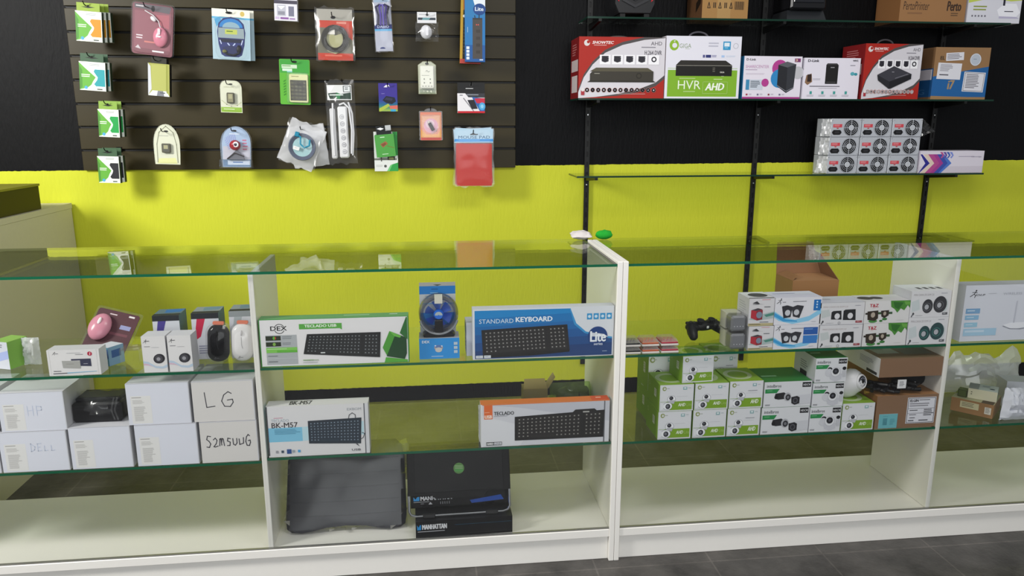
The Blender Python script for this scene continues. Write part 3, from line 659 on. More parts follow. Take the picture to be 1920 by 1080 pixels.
# --- orange and pink blister with a tiny stick
x, z, w, h = hang(786, 830, 263, 208, 1.385)
o = empty('usb_stick_pack', (x, 1.385, z), 'orange and pink clear-framed blister with a tiny black stick', 'usb stick pack')
b = B(); b.prism(card_outline(w*.9, h*.96, .003), .008, .010, '#d98a74'); p = face_of(b, w*.9, h*.96, .008); p.R(.03, .1, .97, .55, '#dba07c'); p.P([(.02, .6), (.3, .8), (.8, .78), (.98, .6), (.98, .9), (.02, .9)], '#e0a050'); p.E(.5, .48, .26, .26, '#d59ab0'); p.E(.46, .42, .16, .15, '#dfc0cc'); p.L(.1, .12, .9, .17, 1, '#c4715f'); p.R(.02, .9, .98, .99, '#c85c56'); p.S([(.5, .78), (.75, .68), (.85, .52)], .03, '#e8ccc8'); b.build('backing_card', o)
b = B(); b.bbox((-.008, -.004, -.019), (.008, .004, .019), M('#23211f', .3), .002); b.bbox((-.005, -.003, .0193), (.005, .003, .03), M('#a9a39c', .3, .7), .001); b.xf(Matrix.Translation((w*.02, .002, h*.46)) @ Matrix.Rotation(-.5, 4, 'Y')); b.build('usb_stick', o)
b = B(); b.prism(rr(w, h, .005, 0, h/2), .0105, .012, BLISTER); b.prism([(.028*math.cos(t), h+.0003+.012*math.sin(t)) for t in [math.pi*i/10 for i in range(11)]], .0105, .012, BLISTER); b.prism(rr(w*.8, h*.8, .01, 0, h*.48), -.008, .0076, BLISTER, .005); b.build('clear_shell', o); hook(x, z+h+.004, 1.382, 'the orange and pink blister')

# --- surge protector boxes, top right of the panel
x, z, w, h = hang(871, 909, 116, -30, 1.36)
b = Carton(w, .03, h, '#3079b0', left='#2a6d9e', right='#1f4f7a'); p = b.front
p.R(0, .42, 1, .78, '#2a76b4'); p.R(0, .78, 1, 1, '#22599c'); p.P([(.3, 0), (1, 0), (1, .32), (.75, .34), (.5, .28), (.35, .15)], '#dfe6ec'); p.E(.72, .32, .085, .075, '#1f4684'); p.T('Lite', .5, .29, .92, .34, '#dfe8f4', .02); p.R(.38, .43, .86, .96, '#4a4644'); p.R(.38, .43, .86, .45, '#393634')
p.R(.55, .51, .6, .525, '#e05a50'); p.R(.64, .51, .69, .525, '#e05a50'); p.S([(.5, .43), (.48, .4)], .01, '#222'); p.S([(.7, .43), (.7, .39)], .01, '#222')
for k in range(4): p.R(.55, .58+k*.09, .75, .62+k*.09, '#3c3836')
for k in range(4): p.R(.07, .8+k*.045, .22, .835+k*.045, '#dfe8f0')
p.L(.12, .55, .16, .7, 1, '#9ec4e0'); p.R(.72, .965, .9, .98, '#cfdcee')
b.build('surge_protector_box', loc=(x, 1.36, z), rz=roll(.5), label='tall blue surge protector box, front of the pair at top right', category='power strip box')
b = Carton(w*1.05, .028, h, '#24211c', left='#c49a2a'); p = b.front; p.R(0, 0, .12, 1, '#c29a30'); p.R(.12, .0, .35, .3, '#b86a30'); p.E(.2, .38, .03, .02, '#e8e4dc'); p.R(0, .94, 1, 1, '#b8443c'); p.L(.15, .5, .24, .9, 9, '#4a463e')
b.build('surge_protector_box', loc=(x-.02, 1.394, z-.006), rz=roll(2), label='black and yellow long box behind the tall blue one', category='power strip box')
hook(x, z+h*.985, 1.354, 'the tall blue and black boxes')

# --- black, white and red stick box
x, z, w, h = hang(858, 909, 212, 175, 1.385)
b = Carton(w, .03, h, '#e4e1e4', top='#1a1a1a', right='#c3c0c4'); p = b.front
p.P([(.28, 0), (1, 0), (1, .22), (.4, .2)], '#34363c'); p.L(.34, .05, .96, .15, 1, '#8c9098'); p.L(.08, .08, .24, .16, 1, '#5c5c62'); p.P([(.52, .18), (1, .26), (1, .92), (.82, .92)], '#2d62a8'); p.P([(.62, .26), (1, .24), (1, .5), (.7, .5)], '#c42c44'); p.E(.9, .66, .17, .2, '#4aa2d4'); p.E(.9, .66, .08, .1, '#8cc8e8'); p.S([(.22, .25), (.6, .92)], .05, '#8a888e'); p.P([(.36, .34), (.6, .32), (.74, .78), (.52, .8)], '#26242c'); p.R(0, .9, 1, 1, '#c3202c')
o = b.build('usb_adapter_box', loc=(x, 1.385, z), label='black, white and red box right above the red mouse pads', category='adapter box')
b = B(); b.box((-w*.5, .001, h+.0003), (w*.5, .003, h+.048), '#181818'); q = Print(b, (-w*.5, .001, h+.048), (w*.5, .001, h+.048), (w*.5, .001, h), (-w*.5, .001, h), (0, -1, 0)); q.L(.3, .52, .7, .64, 1, '#d8d8d8'); q.E(.5, .22, .13, .08, '#050505'); q.ring(.5, .22, .15, .12, '#4a4a4a'); b.build('hang_tab', o, label='black hang tab'); hook(x, z+h+.036, 1.378, 'the black, white and red box')

# --- mouse pads in bags: red one in front
def mouse_pad(w, h):
    o = empty('mouse_pad_pack', (0, 0, 0), '', 'mouse pad', 'mouse pad packs')
    b = B(); b.prism(rr(w*.9, h*.72, .006, 0, h*.375), .0, .004, M('#bb2c24', .55)); b.build('pad', o)
    b = B(); b.box((-w*.48, -.0012, h*.755), (w*.48, -.0004, h*.985), '#a9cbe4'); p = Print(b, (-w*.48, -.0012, h*.985), (w*.48, -.0012, h*.985), (w*.48, -.0012, h*.755), (-w*.48, -.0012, h*.755), (0, -1, 0))
    p.R(0, 0, 1, .72, '#b3cfe2'); p.R(0, .74, 1, .93, '#2f8fd8'); p.L(.1, .8, .9, .87, 1, '#8cc4f0'); p.T('MOUSE PAD', .09, .5, .92, .71, '#2c5f86', .012); p.P([(.4, .38), (.48, .3), (.55, .38), (.6, .36), (.6, .44), (.4, .44)], '#2b2f33'); b.build('header_card', o)
    film(w*1.0, h*1.0, .014, 12, BAG, 8, 14, .002).build('clear_bag', o)
    return o
x, z, w, h = hang(852, 926, 350, 240, 1.37)
o = mouse_pad(w, h); o.location = (x, 1.37, z); o['label'] = 'bagged red mouse pad, front of its hook, with light blue header'
dup(o, (x-.008, 1.392, z+.001), roll(2.5), 'bagged red mouse pad directly behind the front one'); dup(o, (x+.009, 1.414, z+.002), roll(-3), 'bagged red mouse pad rearmost on its hook'); hook(x-.004, z+h*.92, 1.355, 'the red mouse pads')

# --- green card over a white and green box, bottom middle
x, z, w, h = hang(701, 746, 321, 247, 1.385)
b = Carton(w*.98, .03, h, '#dcdfda', right='#1f8a3c', left='#cfd2cd'); p = b.front
p.P([(.52, 1), (.68, .84), (1, .78), (1, 1)], '#2c9a44'); p.P([(.52, 1), (.68, .84), (.76, .83), (.62, 1)], '#6cc070'); p.R(.0, .67, .96, .72, '#777a72'); p.R(.56, .62, .88, .72, '#3c3c34'); p.R(.62, .64, .82, .7, '#8c8f5a'); p.L(.06, .84, .42, .9, 2, '#b4b7b2'); p.E(.46, .87, .035, .035, '#4c4f4c'); p.S([(.3, .6), (.3, .74)], .03, '#4a4a46'); p.P([(.06, .08), (.2, .06), (.16, .16)], '#3f7a48'); p.R(.8, 0, 1, .6, '#2f8f40')
b.build('card_reader_box', loc=(x, 1.385, z), label='white and green box behind the small green card', category='gadget box')
x2, z2, w2, h2 = hang(706, 742, 294, 252, 1.365)
b = B(); b.prism(rr(w2, h2, .002, 0, h2/2), 0, .012, '#4c9a43'); p = face_of(b, w2, h2, 0); p.L(.28, .1, .62, .17, 1, '#d6ead0'); p.P([(.25, .42), (.55, .3), (.66, .42), (.38, .58)], '#9a5f3c'); p.P([(.28, .44), (.52, .36), (.56, .44), (.4, .53)], '#7a4a30'); p.S([(.6, .52), (.95, .62)], .035, '#6a7a30'); p.L(.3, .86, .76, .92, 1, '#c4e0bd')
o = b.build('usb_hub_card', loc=(x2, 1.365, z2), rz=roll(-5), label='small green card hanging tilted before a white and green box', category='gadget card')
b = B(); b.box((-w2*.38, .002, h2+.0004), (w2*.4, .004, h2+.04), '#15181a'); q = Print(b, (-w2*.38, .002, h2+.04), (w2*.4, .002, h2+.04), (w2*.4, .002, h2), (-w2*.38, .002, h2), (0, -1, 0)); q.R(.62, 0, 1, .6, '#b9bcbd'); q.P([(.05, .3), (.3, .2), (.55, .35), (.3, .5)], '#e8e8ea'); b.build('hang_tab', o, label='black hang tab'); hook(x2-.006, z2+h2+.024, 1.358, 'the small green card')

# ================================================================ goods on the wall shelves
def stand(make, xl, yl, xr, yr, yt, Y, zb, name, label, cat, group=None, rz=0, xt=None, dz=0):
    """a carton whose front face fills these picture points at depth Y, standing on height zb"""
    W, cx, H = span(xl, yl, xr, yr, Y, yt, xt)
    if Y < .4: W, cx = fit(W, cx, *next(q for q in ((-9, DL), (DL+.0155, XM-.017), (XM+.017, DR), (DR+.0155, 9)) if q[0] <= cx < q[1]))
    b = make(W, H)
    return b.build(name, loc=(cx, Y, zb+.0006+dz), rz=rz, label=label, category=cat, group=group)
def strap(o, W, H, D, hh, col, w=.11):
    b = B(); b.tube([(w*math.cos(t), D*.4, H+.001+hh*math.sin(t)) for t in [math.pi*i/14 for i in range(15)]], .004, col, 6)
    return b.build('carry_handle', o)
WS1, WS2, WS3 = SHZ[0]+.004, SHZ[1]+.004, SHZ[2]+.004
def icons(p, y, xs, r, cols, ring=None):
    for i, x in enumerate(xs):
        if ring: p.E(x, y, r*1.12, r*1.12, ring); p.lay[0] -= 1
        p.E(x, y, r, r, '#e8e4e6'); p.E(x, y, r*.45, r*.45, cols[i % len(cols)])
def showtec(p, thin):
    p.R(0, 0, 1, 1, '#a92317')
    edge = [(0, .9), (.06, .66), (.16, .45), (.3, .26), (.5, .13), (.75, .045), (1.0, .01)]
    low = [(1.0, .62), (.9, .74), (.7, .85), (.45, .93), (.2, .98), (0, 1.0)]
    p.P([(x-.0, max(y-.05, 0)) for x, y in edge]+[(1, .68), (.9, .8), (.7, .9), (.45, .96), (0, 1)], '#4f4a4a')
    p.P(edge+low, '#d6d2d8')
    p.E(.09, .1, .05, .05, '#d8d4d2'); p.E(.105, .085, .025, .025, '#a92317'); p.T('SHOWTEC', .15, .07, .4, .115, '#efe6e4', .03, .25); p.L(.17, .13, .38, .155, 1, '#d9a8a2')
    p.T('AHD', .83, .07, .96, .13, '#55525a'); p.L(.72, .155, .96, .19, 1, '#8a8790'); p.T('H.264 DVR', .76, .215, .96, .285, '#55525a', .01)
    for k in range(5):
        q = p.sub((.24+.142*k, .29, .365+.142*k, .445)); q.R(0, 0, 1, 1, '#f3f1f4')
        (q.R(.18, .12, .82, .68, '#2c2a32'), q.P([(.2, .2), (.5, .3), (.8, .2), (.8, .7), (.5, .8), (.2, .7)], '#33313a'), q.P([(.2, .7), (.5, .5), (.8, .2), (.75, .6), (.4, .75)], '#8a8890'), q.P([(.15, .5), (.5, .18), (.85, .35), (.6, .72), (.3, .72)], '#2a2830'), q.ring(.5, .5, .3, .18, '#2a2830', 16))[k] if k < 4 else q.ring(.5, .45, .3, .16, '#2a2830', 14)
    icons(p, .865, [.1+.065*k for k in range(13)], .034, ('#b9b5bc', '#55525a', '#8a8790'), '#c99a94'); p.R(.03, .87, .07, .95, '#a9323c'); p.E(.05, .86, .03, .03, '#e0dada')
    p.L(.45, .925, .93, .94, 1, '#d8b0aa')
    if thin:
        p.P([(.13, .6), (.2, .5), (.8, .5), (.87, .56), (.87, .72), (.13, .72)], '#3a362e'); p.P([(.13, .56), (.2, .5), (.8, .5), (.87, .56)], '#55503f'); p.P([(.1, .735), (.13, .71), (.87, .71), (.9, .735)], '#2c2921'); p.L(.18, .59, .27, .61, 1, '#a9a698'); p.E(.7, .63, .05, .05, '#2a271f'); p.E(.7, .63, .03, .03, '#3d392f')
    else:
        p.P([(.24, .56), (.52, .4), (.84, .54), (.58, .68), (.46, .68)], '#3b3a42'); p.P([(.24, .56), (.46, .68), (.46, .81), (.26, .66)], '#26252b'); p.P([(.46, .68), (.84, .54), (.84, .63), (.49, .81), (.46, .81)], '#1b1a20'); p.S([(.56, .62), (.78, .54)], .012, '#77757e'); p.L(.49, .5, .55, .53, 1, '#8a8890')
def mk_showtec(thin):
    def f(W, H):
        b = Carton(W, .19, H, '#8a1d16', left='#7c1a1c', top='#8f2018'); showtec(b.front, thin)
        q = b.left; q.R(.1, .36, .9, .55, '#c9b8b8'); q.R(.15, .62, .85, .9, '#cfc3c3'); q.L(.2, .1, .8, .3, 5, '#b06a6a'); return b
    return f
o = stand(mk_showtec(True), 1084, 185, 1243.5, 185, 70, 1.31, WS2, 'recorder_box', 'wide red and white recorder box at the left end of its row', 'recorder box', 'recorder boxes on the middle wall shelf')
strap(o, 0, .268, .19, .012, '#4a4644', .05)
def ringlogo(p, cx, cy, r, col='#86b32b', bg='#e9e8ec'):
    p.E(cx, cy, r, r*1.08, col); p.E(cx+.1*r*p.a, cy+.06*r, r*.52, r*.5, bg); p.P([(cx-.2*r*p.a, cy-.8*r), (cx+.25*r*p.a, cy-.95*r), (cx+.1*r*p.a, cy-.6*r)], bg)
def giga(W, H):
    b = Carton(W, .2, H, '#dedde4'); p = b.front; p.R(0, 0, 1, 1, '#e2e0ea')
    p.R(.035, .54, .965, .97, '#7faf2a'); p.R(.035, .51, .965, .518, '#9cc05a'); ringlogo(p, .105, .145, .08, '#8cb42c', '#e2e0ea'); p.T('GIGA', .175, .12, .33, .19, '#8a9a78'); p.L(.25, .2, .34, .22, 1, '#c3c6bd')
    p.L(.56, .1, .73, .19, 2, '#b9b8c6'); p.R(.755, .08, .855, .215, '#2d93c4'); p.R(.77, .1, .84, .16, '#dfe9f0'); p.L(.775, .175, .84, .2, 1, '#9fd0e8'); p.ring(.925, .15, .045, .038, '#b0afb8', 14)
    p.R(.49, .295, .52, .34, '#5a5a8c'); p.R(.53, .295, .6, .34, '#2e3470'); p.L(.61, .3, .69, .34, 2, '#6a6a9c'); p.R(.74, .3, .78, .335, '#a9c4e8'); p.L(.8, .305, .96, .335, 2, '#c9d2e4')
    p.P([(.14, .46), (.2, .385), (.8, .385), (.89, .46)], '#2a2723'); p.R(.14, .46, .89, .635, '#171512'); p.R(.14, .465, .89, .472, '#9a968c'); p.L(.63, .5, .67, .58, 3, '#6a665c'); p.T('GIGA', .73, .56, .79, .585, '#cfccc2', .02)
    p.L(.19, .67, .5, .69, 1, '#c9e09c'); p.T('HVR', .175, .71, .48, .85, '#e8f2d8', -.012); p.L(.25, .88, .48, .91, 1, '#b9d888'); p.L(.65, .68, .82, .71, 1, '#c9e09c'); p.T('AHD', .54, .75, .8, .865, '#f2f7e8', .03, .2)
    p.S([(.51, .73), (.84, .73), (.84, .92), (.51, .92), (.51, .73)], .006, '#b4d47c'); p.L(.75, .635, .8, .645, 1, '#e0f0c0'); return b
o = stand(giga, 1245, 185, 1384, 185, 68, 1.31, WS2, 'recorder_box', 'white and lime recorder box with black recorder pictured and wire handle', 'recorder box', 'recorder boxes on the middle wall shelf')
strap(o, 0, span(1245, 185, 1384, 185, 1.31, 68)[2], .2, .026, '#5c5a62', .047)
def share(W, H):
    b = Carton(W, .17, H, '#d9d5e0', left='#1f6f9c', bottom='#8d8a6a'); p = b.front; p.R(0, 0, 1, 1, '#e6dfea'); p.R(0, .955, 1, 1, '#a53c86')
    p.T('D-Link', .04, .055, .2, .105, '#2a2832', .03); p.E(.62, .28, .2, .2, '#b43f8e'); p.E(.62, .52, .22, .22, '#2f86c2'); p.E(.94, .38, .15, .15, '#c0bfc4'); p.P([(.59, .2), (.74, .12), (.9, .18), (.75, .26)], '#5a5c62'); p.P([(.59, .2), (.75, .26), (.755, .86), (.59, .7)], '#26272c'); p.P([(.75, .26), (.9, .18), (.88, .75), (.755, .86)], '#34363c'); p.S([(.59, .68), (.755, .82), (.88, .73)], .01, '#9a9ca4')
    p.T('SHARECENTER', .03, .21, .43, .28, '#c08ab4'); p.L(.03, .31, .32, .35, 1, '#b9a4bc'); p.L(.04, .4, .45, .44, 2, '#cfc4d2'); p.R(.05, .55, .34, .79, '#c9d0dc'); p.R(.05, .55, .11, .79, '#3f8ab4'); p.L(.13, .58, .32, .75, 5, '#44505c'); p.E(.38, .62, .095, .095, '#b43f8e')
    p.R(.87, .045, .97, .13, '#7d3a6c'); p.T('3', .88, .06, .92, .115, '#e8c4a0', .02)
    for k, c in enumerate(('#a8324a', '#77708a', '#8a3a44', '#77708a')): p.R(.06+.19*k, .88, .09+.19*k, .92, c); p.L(.11+.19*k, .88, .17+.19*k, .92, 2, '#b9b2bf')
    return b
stand(share, 1390, 184, 1500, 182, 103, 1.315, WS2, 'storage_box', 'white and pink box with a black storage tower pictured', 'recorder box', 'recorder boxes on the middle wall shelf', rz=.04)
def nvr(W, H):
    b = Carton(W, .16, H, '#d6d3de'); p = b.front; p.R(0, 0, 1, 1, '#e4dfea'); p.T('D-Link', .06, .04, .26, .1, '#2a2832', .04); p.L(.86, .05, .96, .09, 1, '#55525c'); p.T('NVR', .87, .04, .96, .09, '#55525c', .01); p.L(.82, .17, .95, .21, 1, '#8a8792')
    p.P([(.41, .13), (.58, .13), (.61, .17), (.61, .63), (.39, .63), (.39, .17)], '#1b191a'); p.P([(.41, .13), (.58, .13), (.61, .17), (.39, .17)], '#3c3a3c'); p.R(.47, .22, .54, .24, '#9a989c'); p.R(.41, .58, .58, .6, '#4c4a4c')
    p.P([(.05, .42), (.14, .38), (.16, .58), (.08, .66), (.03, .6)], '#8a6a50'); p.R(.07, .4, .14, .58, '#33241f'); p.L(.17, .5, .34, .55, 2, '#b4b0ba'); p.E(.87, .38, .055, .045, '#5aa8b4'); p.E(.93, .39, .045, .035, '#3c94a4'); p.L(.12, .68, .9, .72, 1, '#55525c'); p.L(.28, .73, .76, .75, 1, '#a4a1aa')
    for k in range(4): p.R(.13+.21*k, .81, .17+.21*k, .88, '#3f9c94'); p.L(.08+.21*k, .9, .24+.21*k, .95, 2, '#b4b0ba')
    return b
stand(nvr, 1503, 186, 1607, 186, 109, 1.315, WS2, 'storage_box', 'white box with a narrow black recorder pictured, between pink and red boxes', 'recorder box', 'recorder boxes on the middle wall shelf')
o = stand(mk_showtec(False), 1613, 186, 1721, 186, 82, 1.305, WS2, 'recorder_box', 'squarish red and white recorder box with plastic loop handle', 'recorder box', 'recorder boxes on the middle wall shelf', rz=.03)
strap(o, 0, span(1613, 186, 1724, 186, 1.31, 82)[2], .19, .024, '#4a484c', .042)
def elgin(W, H):
    b = Carton(W, .17, H, '#8f6f4e', left='#7d5f42', noise_amt=0) if False else Carton(W, .17, H, '#95714c', left='#7d5f42'); p = b.front
    p.P([(0, .56), (1, .36), (1, .95), (0, .95)], '#1f5f9c'); p.P([(0, .93), (1, .96), (1, 1), (0, 1)], '#9c7a52'); p.T('EL', .1, .17, .18, .235, '#3a3026', .03); q = b.left; q.R(0, .4, 1, .95, '#1c4f82'); q.R(.3, .42, .95, .62, '#c9c9d2'); q.T('G', .4, .8, .7, .9, '#3f6f9c')
    p.T('i7', .28, .63, .41, .8, '#a58a68', .03, .1); return b
o = stand(elgin, 1744, 186, 1846, 186, 88, 1.33, WS2, 'equipment_box', 'brown and blue box with white stickers, right end of its row', 'equipment box', None)
W, cx, H = span(1744, 186, 1846, 186, 1.33, 88)
def sticker(o, W, H, x0, y0, x1, y1, draw, rot=0, y=0., name='sticker'):
    b = B(); w, h = (x1-x0)*W, (y1-y0)*H; b.box((-w/2, -.0011, -h/2), (w/2, -.0004, h/2), '#dedde4')
    q = Print(b, (-w/2, -.0011, h/2), (w/2, -.0011, h/2), (w/2, -.0011, -h/2), (-w/2, -.0011, -h/2), (0, -1, 0)); draw(q)
    return b.build(name, o, ((x0+x1)/2*W-W/2, y, H-(y0+y1)/2*H), (0, rot, 0))
sticker(o, W, H, .2, .1, .52, .25, lambda q: q.L(.06, .15, .9, .9, 4, '#77747c'), -.06)
sticker(o, W, H, .07, .3, .5, .61, lambda q: (q.L(.1, .1, .7, .55, 5, '#8f8c96'), q.L(.1, .7, .65, .85, 1, '#55525c')), .03)
sticker(o, W, H, .56, .47, .95, .85, lambda q: (q.S([(.05, .05), (.95, .05), (.95, .95), (.05, .95), (.05, .05)], .02, '#44424a'), q.L(.12, .12, .85, .85, 9, '#6a6770')), .04)
b = B(); b.lathe([(.0001, -.0012), (.029, -.0011), (.029, -.0004)], (0, 0, 0), (0, 1, 0), '#b9c0cc', 24); q = Print(b, (-.03, -.0011, .03), (.03, -.0011, .03), (.03, -.0011, -.03), (-.03, -.0011, -.03), (0, -1, 0)); q.ring(.5, .5, .46, .42, '#e4e4ea'); q.L(.3, .44, .72, .54, 1, '#7d8a9c'); b.build('sticker', o, (W*.24, 0, H*.77), label='round pale seal')

# highest shelf: goods cut by the top of the picture
o = empty('computer_case', (at(1190, 26, 1.33).x, 1.33, WS3+.0006), 'black computer case front with red corner trim, on the highest shelf', 'computer case')
b = B(); w = (at(1228, 20, 1.33).x-at(1153, 20, 1.33).x)/2
for sx in (-1, 1): b.box((sx*w*.6-.012, .0, 0), (sx*w*.6+.012, .26, .019), '#0a0a0a')
b.build('foot', o)
b = B(); b.prism([(-w*.8, .02), (w*.8, .02), (w, .06), (w, .42), (-w, .42), (-w, .06)], .0, .28, M('#1b1b1d', .35), .006); b.build('body', o)
b = B()
for k in range(3): b.prism([(-w*.66, .075+.03*k), (0, .045+.03*k), (w*.66, .075+.03*k), (w*.66, .087+.03*k), (0, .057+.03*k), (-w*.66, .087+.03*k)], -.006, .0, M('#2c2c2f', .3))
b.prism([(-w*.3, .09), (w*.3, .09), (w*.3, .4), (-w*.3, .4)], -.004, -.0002, M('#3a3b32', .25)); b.build('front_panel', o)
for sx in (-1, 1):
    b = B(); b.prism(sorted([(sx*w*.8, .07), (sx*w*1.0, .09), (sx*w*1.0, .16), (sx*w*.9, .16)], key=lambda q_: math.atan2(q_[1]-.12, q_[0]-sx*w*.9)), -.005, .004, M('#c0202a', .3)); b.build('trim_light', o, label='red corner trim')
def card1(W, H):
    b = Carton(W, .19, H, '#a07845', left='#5c3f28'); p = b.front; p.R(.33, 0, .62, 1, '#a98552'); hh = .055/H
    y = .5
    for k in range(5): q = p.sub((.1+.12*k, 1-1.35*hh, .19+.12*k, 1-.8*hh)); q.S([(.2, .9), (.5, .1), (.8, .9), (.2, .9)], .12, '#3c2c1c') if k % 2 == 0 else (q.R(.2, .1, .45, .9, '#3c2c1c'), q.R(.6, .1, .85, .9, '#3c2c1c'))
    for k in range(14): p.R(.7+.015*k, 1-1.4*hh, .706+.015*k+(k % 3)*.003, 1-.75*hh, '#4a3824')
    q = b.left; q.P([(.6, .9), (.9, .8), (.9, .7), (.6, .78)], '#20160e'); return b
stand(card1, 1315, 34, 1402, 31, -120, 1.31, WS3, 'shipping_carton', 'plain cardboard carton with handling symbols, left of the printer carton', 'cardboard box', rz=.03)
o = empty('desktop_device', ((at(1480, 20, 1.33).x+at(1551, 20, 1.33).x)/2, 1.33, WS3+.0006), 'black desktop device on splayed stand, on the highest shelf', 'computer device')
w = (at(1551, 20, 1.33).x-at(1480, 20, 1.33).x)/2
b = B(); b.loft([[(-w*1.1, .0, 0), (w*1.0, 0, 0), (w*1.0, .2, 0), (-w*1.1, .2, 0)], [(-w*.95, .03, .05), (w*.95, .03, .05), (w*.95, .17, .05), (-w*.95, .17, .05)]], M('#26282b', .3)); b.build('stand', o)
b = B(); b.bbox((-w*.92, .0, .051), (w*.95, .2, .34), M('#131316', .3), .008); b.bbox((-w*.8, -.004, .08), (w*.8, .001, .3), M('#1e1f24', .15), .003); b.build('body', o)
def perto(W, H):
    b = Carton(W, .195, H, '#9a7048', left='#855c38'); p = b.front; hh = .09/H
    p.T('PertoPrinter', .05, 1-1.02*hh, .44, 1-.6*hh, '#3c2a20', .0, .15); p.L(.12, 1-.48*hh, .44, 1-.3*hh, 1, '#866040'); p.T('Perto', .71, 1-1.06*hh, .93, 1-.58*hh, '#3c2a20', .02, .1); p.L(.78, 1-.48*hh, .92, 1-.28*hh, 2, '#5c4430'); return b
stand(perto, 1685, 38, 1808, 38, -130, 1.31, WS3, 'printer_carton', 'brown printer carton with dark italic lettering on the highest shelf', 'cardboard box')
def router(W, H):
    b = Carton(W, .15, H, '#d8d6e0'); p = b.front; hh = .1/H
    p.R(0, 0, 1, 1, '#d9d8e0'); p.P([(0, 0), (1, 0), (1, 1-1.05*hh), (.8, 1-1.0*hh), (.4, 1-1.12*hh), (0, 1-.9*hh)], '#c0cc5a'); p.L(.1, 1-.78*hh, .42, 1-.5*hh, 2, '#8f9a4a')
    p.P([(.55, 1-.6*hh), (.68, 1-.9*hh), (.9, 1-.9*hh), (.99, 1-.5*hh), (.93, 1-.3*hh), (.6, 1-.32*hh)], '#f0eff5'); p.P([(.6, 1-.32*hh), (.93, 1-.3*hh), (.99, 1-.22*hh), (.6, 1-.22*hh)], '#b9b4cc'); p.R(.69, 1-.56*hh, .86, 1-.52*hh, '#3a3844'); p.R(.65, 0, .69, 1-.8*hh, '#2c2a36'); 
    for k in range(5): p.R(.08+.06*k, 1-.36*hh, .11+.06*k, 1-.28*hh, '#77757f')
    return b
stand(router, 1812, 39.5, 1911, 39.5, -60, 1.31, WS3, 'router_box', 'white and lime router box at the right end of the highest shelf', 'router box')

# lowest shelf: nine bagged power supplies, three by three, and a printer cartridge box
def power_supply(W, H):
    o = empty('power_supply', (0, 0, 0), '', 'power supply', 'power supplies stacked on the lowest wall shelf'); D = .135; st = M('#bcbfc6', .35, .2)
    b = B(); b.bbox((-W/2+.001, 0, 0), (W/2-.001, D, H), st, .0015)
    for sx, sz in ((-.46, .08), (.46, .08), (-.46, .92), (.46, .92)): b.lathe([(.0001, -.0012), (.0025, -.001), (.003, 0)], (sx*W, 0, sz*H), (0, 1, 0), M('#d6d6d6', .3, 1.), 8)
    b.build('housing', o)
    fx, fz, R = W*.16, H*.5, H*.46
    b = B(); q = Print(b, (fx-R, -.0002, fz+R), (fx+R, -.0002, fz+R), (fx+R, -.0002, fz-R), (fx-R, -.0002, fz-R), (0, -1, 0)); q.E(.5, .5, .48, .48, '#0b0b0d', n=28); b.build('fan_opening', o)
    b = B()
    for r_ in (R*.92, R*.72, R*.53): b.tube([(fx+r_*math.cos(t), -.0022, fz+r_*math.sin(t)) for t in [2*math.pi*i/28 for i in range(29)]], .0010, M('#c9ccd4', .35, .5), 5)
    b.lathe([(.0001, -.004), (R*.33, -.0038), (R*.36, -.002)], (fx, 0, fz), (0, 1, 0), M('#c4c7cd', .35, .2), 20)
    for k in range(4): a = math.pi/2*k; b.tube([(fx+R*.3*math.cos(a), -.0022, fz+R*.3*math.sin(a)), (fx+R*math.cos(a), -.0022, fz+R*math.sin(a))], .0010, M('#c9ccd4', .35, .5), 5)
    b.build('fan_grille', o)
    b = B(); b.prism([(-W*.45+x_*W*.3, H*(.12+.26*z_)) for x_, z_ in ((.15, 0), (.85, 0), (1, .4), (1, .6), (.85, 1), (.15, 1), (0, .6), (0, .4))], -.002, -.0001, M('#141416', .4)); b.prism(rr(W*.16, H*.12, .003, -W*.3, H*.25), -.0032, -.0021, '#2a2a2e'); b.build('power_socket', o)
    b = B(); b.box((-W*.43, -.0007, H*.52), (-W*.14, -.0002, H*.7), '#c9454f'); q = Print(b, (-W*.43, -.0007, H*.7), (-W*.14, -.0007, H*.7), (-W*.14, -.0007, H*.52), (-W*.43, -.0007, H*.52), (0, -1, 0)); q.L(.1, .2, .9, .8, 2, '#e09aa0'); b.build('rating_sticker', o, label='red rating sticker')
    b = B(); b.box((-W*.31, -.0009, H*.45), (-W*.25, -.0003, H*.5), '#b02c38'); b.build('voltage_switch', o)
    b = B(); rnd = random.Random(6); n = 9
    rings = []
    for i in range(n):
        y = -.006+(D+.012)*i/(n-1); e = .0035 if 0 < i < n-1 else .001
        rings.append([(x_+noise.noise(Vector((x_*60, y*40, z_*60)))*.003, y, min(max(z_+noise.noise(Vector((z_*50, y*45, x_*50+4)))*.0025, .0), H+.0002)) for x_, z_ in rr(W*.985, H*.998, .004, 0, H/2, 2)])
    b.loft(rings[1:], BAG, False); b.build('clear_bag', o)
    return o
psu = None
rows = ((1549, 1605, 1662, 1719, 327, 293), (1553, 1609.5, 1667, 1724, 292, 258.5), (1556, 1613, 1671, 1729, 257, 224))
rn = ('bottom', 'middle', 'top'); cn = ('left', 'centre', 'right')
Hps = span(1549, 327, 1719, 327, 1.31, 224)[2]/3-.0012; Wps = span(1549, 327, 1719, 327, 1.31)[0]/3-.002
x0 = at(1549, 327, 1.31).x
for r_ in range(3):
    for c_ in range(3):
        loc = (x0+Wps/2+(Wps+.002)*c_+.0015*r_, 1.31+.002*((r_+c_) % 2), WS1+.0006+(Hps+.0012)*r_)
        lb = 'bagged grey power supply with round fan grille, %s row, %s column of the stack' % (rn[r_], cn[c_])
        if psu is None: psu = power_supply(Wps, Hps); psu.location = loc; psu['label'] = lb
        else: dup(psu, loc, 0, lb)
